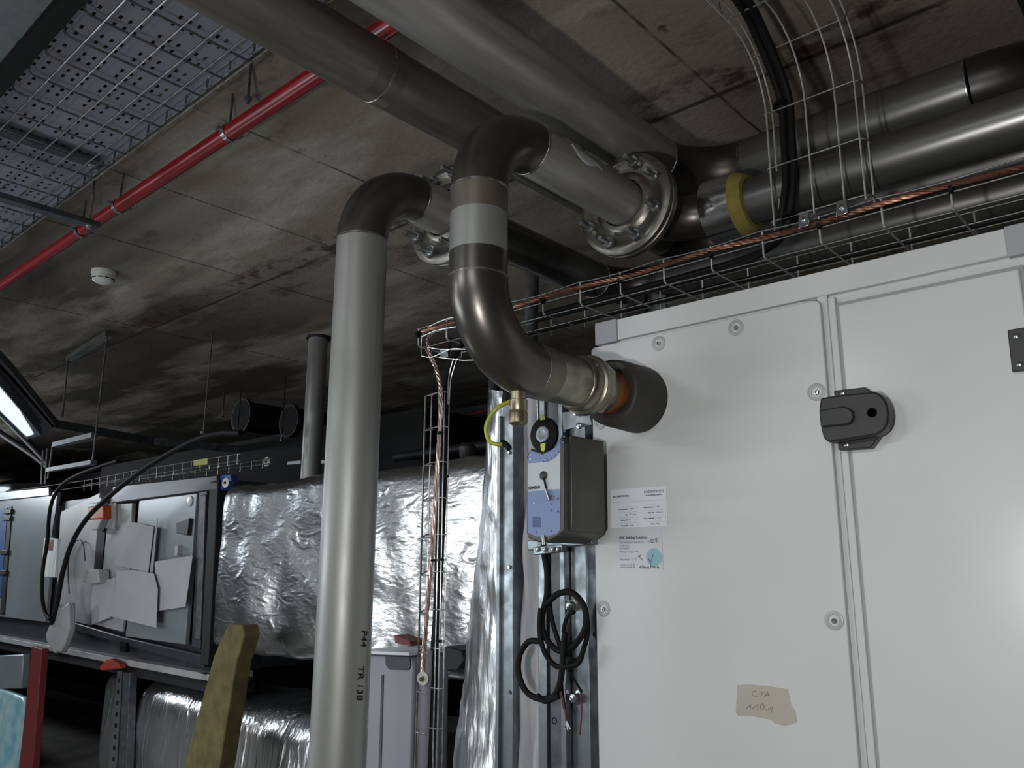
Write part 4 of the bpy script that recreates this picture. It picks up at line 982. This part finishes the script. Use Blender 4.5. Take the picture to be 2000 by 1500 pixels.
up([(350, 1066), (356, 1066), (354, 1085), (349, 1085)], 'latch', 'greyp', -.03, .03, .002, par=p1)
G().lathe(at(371, 979, 'Y', YU-.002), (0, -1, 0), [(0, .035), (.002, .035), (.003, .028)], 24).build('screw_cap', 'cap', p1)
up([(213, 985), (258, 982), (251, 1160), (198, 1135)], 'access_panel', 'ahupale', .0, .03, .004)
lab(up([(211, 984), (231, 982), (229, 1034), (208, 1032)], 'access_panel', 'ahupale', -.02, .02, .003), 'small pale cover plate')
up([(195, 985), (212, 985), (196, 1150), (182, 1140)], 'frame_post', 'tie', -.005, .02, .003)
up([(180, 1135), (192, 1135), (250, 1160), (240, 1234), (180, 1218)], 'access_panel', 'ahupale', -.005, .02, .003)
# left section: paler panels and film
up([(118, 1000), (195, 962), (184, 1130), (176, 1222), (122, 1208), (108, 1200)], 'access_panel', 'ahupale', .0, .03, .004)
up([(-120, 985), (112, 960), (88, 1215), (-120, 1190)], 'access_panel', 'ahupanel', .0, .03, .004)
up([(-120, 975), (100, 952), (100, 968), (-120, 990)], 'frame_rail', 'galv', -.02, .03, .004)
for y in ((22, 999), (20, 1012), (15, 1078), (12, 1118)):
    up([(y[0]-10, y[1]-4), (y[0]+6, y[1]-4), (y[0]+5, y[1]+4), (y[0]-10, y[1]+5)], 'hinge', 'black', -.03, .03, .003)
up([(18, 990), (25, 989), (10, 1200), (2, 1200)], 'frame_post', 'dark', -.01, .03, .003)
lab(up([(-60, 1000), (17, 992), (5, 1165), (-60, 1160)], 'access_panel', 'bluep', -.015, .03, .004), 'blue panel at the left edge')
lab(G().prism(uq((427, 928), (450, 926), (452, 940), (440, 941), (432, 958), (427, 955)), (0, .05, 0)).build('corner_piece', 'bluecap', u, bevel=.004), 'blue plastic corner')
# papers
def sheet(pts, label, Yp, curl=None):
    P = px(pts, 'Y', Yp); n = len(P)
    t = G().prism(P, (0, .003, 0)).build('paper_sheet', 'sheet', smooth=0, bevel=0)
    tag(t, label, 'paper', 'papers on the far unit')
    return t
sheet([(252, 1018), (300, 1029), (289, 1119), (224, 1102)], 'white paper sheet taped highest on the grey door of the far unit', YU-.045)
sheet([(303, 1029), (308, 1013), (298, 1118), (292, 1119)], 'narrow folded edge of paper right beside the highest sheet on the far unit', YU-.035)
sheet([(302, 1097), (376, 1085), (362, 1185), (304, 1194)], 'speckled paper sheet at the right edge of the grey door', YU-.04)
sheet([(228, 1116), (258, 1113), (300, 1120), (308, 1150), (305, 1226), (215, 1204), (222, 1170)], 'large lowest paper sheet in the middle of the grey door', YU-.06)
sheet([(178, 1136), (200, 1134), (226, 1128), (222, 1170), (215, 1206), (179, 1220)], 'paper sheet hanging left of the large lowest one', YU-.04)
# orange and white boxes etc.
oc = thing('humidity_sensor', 'orange and white plastic sensor between the black cable and the far doors', 'sensor', tuple(at(186, 1000, 'Y', YU-.08)))
plate([(170, 991), (201, 987), (201, 1013), (170, 1015)], YU-.08, .07, 'orange_band', 'orange', oc, bevel=.008)
plate([(174, 983), (199, 980), (199, 988), (174, 991)], YU-.07, .05, 'cap', 'ahupale', oc, bevel=.006)
plate([(172, 1015), (199, 1013), (190, 1035), (178, 1036)], YU-.07, .05, 'lower_body', 'ahupale', oc, bevel=.006)
plate([(189, 972), (197, 971), (197, 981), (189, 982)], YU-.06, .03, 'stem', 'ahupale', oc, bevel=.003)
tag(plate([(165, 1115), (170, 1111), (192, 1112), (193, 1138), (175, 1141), (162, 1138)], YU-.09, .08, 'sensor_box', 'cap', bevel=.008), 'small white plastic box beside the left paper sheet', 'box')
tg = thing('cable_tag_plate', 'white and pink tag plate strapped to the black cables at left', 'tag', tuple(at(97, 1090, 'Y', YU-.2)))
plate([(86, 1051), (113, 1052), (106, 1128), (79, 1126)], YU-.21, .02, 'plate', 'paper', tg, bevel=.003)
lab(plate([(88, 1054), (104, 1054), (102, 1075), (86, 1074)], YU-.213, .003, 'pink_field', 'copper', tg), 'pinkish printed field')
# whitish bag
bag = G(); bagpts = [(112, 1180), (122, 1186), (134, 1176), (134, 1230), (124, 1262), (116, 1276), (112, 1272), (106, 1277), (100, 1270), (90, 1252), (88, 1240), (98, 1215)]
tag(plate(bagpts, YU-.24, .05, 'plastic_bag', 'ahupale', bevel=.012), 'crumpled pale plastic bag hanging from the cable loop at left', 'bag')
# cables on far unit
cab([(470, 845), (430, 846), (380, 860), (320, 892), (270, 924), (215, 968), (170, 1012), (140, 1062), (122, 1120), (112, 1175), (103, 1212), (97, 1216)], YU-.25, .018, 'thick black cable sweeping in a long arc across the far unit', name='black_cable')
cab([(230, 900), (170, 920), (130, 940), (108, 965), (97, 1000), (92, 1060), (84, 1110), (82, 1160), (88, 1195), (98, 1210)], YU-.28, .014, 'thick black cable hanging at the left of the far unit behind the tag plate', name='black_cable')
cab([(118, 985), (112, 1010), (106, 1050)], YU-.24, .02, 'stiff grey cable sleeve above the white tag plate', name='cable_sleeve', m='dark')
cab([(135, 1160), (133, 1110), (138, 1075), (150, 1055), (162, 1062), (166, 1095)], YU-.03, .005, 'thin hose looped in an upside down U behind the thick black cable', name='thin_hose', m='galvd')
# lower rail and void deck
lr = thing('base_rail', 'pale steel base rail running under the far unit', 'rail', tuple(at(240, 1290, 'Y', YU)))
zr = at(402, 1316, 'Y', YU-.03).z
G().box((-15, YU-.03, zr-.04), (at(412, 1320, 'Y', YU-.03).x, YU+.25, zr)).build('rail', 'ahupale', lr, bevel=.004)
for x, y in ((240, 1262), (398, 1322)):
    plate([(x-6, y-8), (x+6, y-6), (x+5, y+12), (x-6, y+10)], YU-.03, .03, 'clip', 'tie', lr)
tag(G().box((-15, YU+.0, zr-.11), (at(440, 1345, 'Y', YU).x, YU+.2, zr-.042)).build('support_beam', 'dark', bevel=.004), 'dark support beam directly below the pale base rail', 'beam')
tag(plate([(62, 1262), (82, 1268), (52, 1640), (22, 1640)], YU-.20, .05, 'red_post', 'redp', bevel=.004), 'dark red steel post at the lower left corner', 'post')
sp2 = thing('slotted_post', 'grey slotted steel post standing under the far unit', 'post', tuple(at(225, 1500, 'Y', YU-.02)))
plate([(237, 1312), (254, 1314), (240, 1640), (218, 1640)], YU-.03, .05, 'flange', 'galvd', sp2, bevel=.002)
plate([(229, 1310), (238, 1311), (219, 1640), (206, 1640)], YU-.04, .006, 'web', 'galv', sp2)
for k in range(9):
    y = 1324+22*k; x = 233-(y-1310)*.068
    plate([(x-2, y), (x+2, y+1), (x+1.3, y+10), (x-2.6, y+9)], YU-.042, .003, 'slot', 'tie', sp2)
tag(plate([(193, 1303), (205, 1290), (215, 1287), (232, 1296), (233, 1306), (212, 1308), (196, 1310)], YU-.09, .05, 'red_rag', 'redt', bevel=.008), 'crumpled red rag on the rail above the slotted post', 'rag')
tag(plate([(-200, 1290), (45, 1278), (40, 1345), (-200, 1345)], YU-.13, .06, 'pale_crate', 'ahupanel', bevel=.01), 'grey crate in the lower left corner, above the blue film', 'crate')
tag(plate([(-200, 1350), (0, 1345), (42, 1362), (48, 1372), (30, 1500), (22, 1640), (-200, 1640)], YU-.13, .06, 'blue_film_bundle', 'bluefilm', bevel=.02), 'pale blue plastic wrapped bundle in the lower left corner', 'bundle')
tag(G().box((-14, 4.2, .05), (-1.2, 4.25, 1.1)).build('void_shade_panel', 'darkest'), 'added black panel standing in for the dark void behind the lower ducts', 'panel')  # added black sheet, the dark of the opening put into its colour

# ---------------------------------------------------------------- far wire tray on the unit top
ft = thing('wire_mesh_tray', 'far wire mesh tray standing along the top of the far unit', 'cable tray', tuple(at(350, 920, 'Y', 2.75)))
def rail(p, q, Y): return [tuple(at(*p, 'Y', Y)), tuple(at(*q, 'Y', Y))]
Yt = 2.62
pol = [rail((170, 938), (250, 922), Yt), rail((248, 922), (470, 886), Yt), rail((160, 948), (470, 899), Yt), rail((300, 932), (532, 895), 2.72), rail((230, 940), (532, 905), 2.72), rail((0, 975), (230, 940), Yt), rail((0, 962), (170, 938), Yt)]
k = 175
pts_ = []
x = 165
while x <= 470:
    f = (x-170)/300; yt = 938-(x-170)*(52/300); pol.append([tuple(at(x, yt, 'Y', Yt)), tuple(at(x-1, yt+20, 'Y', Yt))]); x += 15+(x-165)*.012
x = 250
while x <= 532:
    yt = 940-(x-232)*(45/300); pol.append([tuple(at(x, yt, 'Y', 2.72)), tuple(at(x-1, yt+17, 'Y', 2.72))]); x += 22
wires(pol, .004, 'wire', 'wire', ft)
tag(plate([(378, 899), (405, 895), (405, 907), (378, 910)], 2.60, .004, 'yellow_tag', 'yellowtag'), 'small yellow tag on the far wire mesh tray', 'tag')
# duct behind, the far shade put into its near-black colour
tag(G().box((-9, 3.5, 2.13), (-3.9, 4.2, 2.62)).build('shade_black_duct', 'darkest', bevel=.01), 'rectangular duct behind the far wire tray, shade put into its black colour', 'duct')
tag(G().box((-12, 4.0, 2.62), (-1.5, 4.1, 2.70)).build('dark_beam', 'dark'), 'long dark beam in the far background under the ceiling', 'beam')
for i, (p, r) in enumerate((((470, 812), .15), ((563, 822), .13))):
    Y = 3.55; c = at(*p, 'Y', Y-.1)
    t = thing('round_duct_end', ['round dark duct end with bolts, left of the pair far back', 'round dark duct end with bolts, right of the pair by the grey vertical pipe'][i], 'duct', tuple(c))
    G().lathe(c, (0, 1, 0), [(0, r*.9), (0, r), (.03, r), (.03, r*.85), (.5, r*.85)], 36).build('spigot', 'dark', t)
    lab(G().lathe(c+Vector((0, -.002, 0)), (0, 1, 0), [(0, r*.88), (.01, r*.88)], 36).build('blanking_plate', 'darkest', t), 'dark plate')
for i, p in enumerate(((435, 807), (464, 845), (550, 855), (397, 848))):
    c = at(*p, 'Y', 3.3)
    t = thing('threaded_rod_end', ['bright rod end left of the round duct', 'bright rod end below the left round duct', 'bright rod end below the right round duct', 'bright rod end at the foot of the thin ceiling rod'][i], 'rod')
    t.location = c; ORG[t.name] = c
    G().tube([c+Vector((0, 0, .03)), c-Vector((0, 0, .02))], .006, 8).build('rod_end', 'zinc', t); G().tube([(c.x, c.y, 3.0), c+Vector((0, 0, .03))], .005, 8).build('rod', 'dark', t)
    G().lathe(c-Vector((0, 0, .012)), (0, 0, -1), [(0, .014), (.016, .014)], 6).build('nut', 'zinc', t)
for p, q, Y, l in (((565, 905), (590, 903), 3.0, 'short pale rail stub left of the grey vertical pipe'), ((625, 903), (650, 901), 3.0, 'short pale rail stub between the grey pipe and the riser')):
    tag(G().bar(at(*p, 'Y', Y), at(*q, 'Y', Y), .03, .02).build('rail_stub', 'paper'), l, 'rail')
# dark pipes between ladder and foil edge
for a, b, Y, r, m, l in (((875, 822), (960, 799), 4.0, .012, 'redp', 'thin red pipe glimpsed in the dark behind the narrow vertical tray'),
                         ((870, 880), (960, 868), 3.4, .03, 'dark', 'dark pipe behind the narrow vertical tray, upper of two'),
                         ((870, 930), (960, 922), 3.2, .04, 'dark', 'dark pipe just above the foil duct, lower of two')):
    A, B = at(*a, 'Y', Y), at(*b, 'Y', Y); d = (B-A)
    tag(G().tube([A-d*1.2, B+d*1.2], r, 14).build('background_pipe', m), l, 'pipe')
c = at(913, 885, 'Y', 2.9)
vv = thing('valve_cap', 'round black valve cap hanging in the dark above the foil duct', 'valve', tuple(c))
G().lathe(c+Vector((0, 0, .05)), (0, 0, -1), [(0, .03), (.02, .045), (.07, .04), (.09, .02)], 20).build('cap', 'black', vv)
G().lathe(c-Vector((0, 0, .04)), (0, 0, -1), [(0, .008), (.02, .008)], 8).build('pin', 'zinc', vv)

# ---------------------------------------------------------------- hanging rods, trapezes, inclined tray, lamp at left
tz = thing('trapeze_hanger', 'two thin rods with short channels hanging from the ceiling at left', 'hanger', (-5.0, 1.9, 2.0))
YZ = 1.9
def rod(p, q, Y, r, parent, m='galvd', name='rod'): return G().tube([tuple(at(*p, 'Y', Y)), tuple(at(*q, 'Y', Y))], r, 8).build(name, m, parent)
G().bar(at(136, 700, 'Y', YZ), at(213, 652, 'Y', YZ), .045, .035).build('ceiling_channel', 'zinc', tz)
rod((209, 660), (180, 905), YZ, .006, tz); rod((132, 704), (122, 815), YZ, .006, tz)
G().bar(at(108, 869, 'Y', YZ), at(185, 850, 'Y', YZ), .04, .03).build('channel', 'galvd', tz)
G().bar(at(95, 918, 'Y', YZ), at(183, 903, 'Y', YZ), .035, .025).build('channel', 'galvd', tz)
rod((103, 868), (93, 935), YZ, .006, tz); rod((84, 880), (80, 945), YZ, .006, tz, 'zinc'); rod((92, 876), (88, 945), YZ, .006, tz, 'zinc')
tz2 = thing('ceiling_rod', 'single thin rod hanging from the ceiling, right of the trapeze rods', 'rod', (-4.58, 2.35, 2.4))
G().tube([(-4.579, 2.348, 3.0), tuple(at(397, 848, 'Y', 2.34))], .005, 8).build('rod', 'galvd', tz2)
G().lathe(at(397, 843, 'Y', 2.34), (0, 0, -1), [(0, .016), (.012, .016)], 6).build('nut', 'zinc', tz2)
# inclined tray and lamp
ZI = 2.55
it = thing('perforated_cable_tray', 'perforated cable tray slanting down at the left edge then running right', 'cable tray', tuple(at(100, 830, 'Z', ZI)))
P = [at(-60, 640, 'Z', ZI), at(20, 722, 'Z', ZI), at(108, 828, 'Z', ZI), at(300, 862, 'Z', ZI), at(520, 882, 'Z', ZI)]
g = G()
for a, b in zip(P[:-1], P[1:]): g.bar(a, b, .02, .06); 
g.build('side_wall', 'galvd', it)
P2 = px([(-60, 690), (20, 760), (80, 858), (108, 830), (20, 722), (-60, 640)], 'Z', ZI-.03)
G().prism(P2, (0, 0, .004)).build('tray_bottom', 'galvd', it)
lf = thing('ceiling_luminaire', 'glowing strip lamp at the left edge under the slanting tray', 'lamp', tuple(at(20, 800, 'Z', ZI-.1)))
G().prism(px([(-60, 700), (0, 752), (40, 800), (80, 850), (52, 858), (0, 806), (-60, 770)], 'Z', ZI-.10), (0, 0, .05)).build('housing', 'galv', lf)
lab(G().prism(px([(-60, 712), (0, 758), (38, 802), (66, 848), (52, 853), (0, 802), (-60, 762)], 'Z', ZI-.104), (0, 0, .0035)).build('diffuser', 'glass', lf), 'glowing white diffuser')
for k, (a, b, l) in enumerate((((-60, 765), (0, 808), 'upper'), ((-60, 800), (0, 845), 'lower'))):
    cab([a, b, (60, 868 if k == 0 else 885), (95, 905 if k == 0 else 912)], 2.2, .025, 'thick dark cable sagging below the glowing strip lamp, %s one' % l, name='black_cable')
# distant bright strip lamp above the far unit
dl = thing('ceiling_luminaire', 'distant glowing strip lamp just above the far unit at the left edge', 'lamp', tuple(at(30, 950, 'Y', 4.5)))
plate([(-200, 962), (15, 945), (72, 943), (70, 960), (-200, 990)], 4.6, .1, 'housing', 'paper', dl)
lab(plate([(-200, 968), (5, 951), (18, 953), (4, 961), (-200, 985)], 4.58, .015, 'diffuser', 'glass', dl), 'glowing white diffuser')
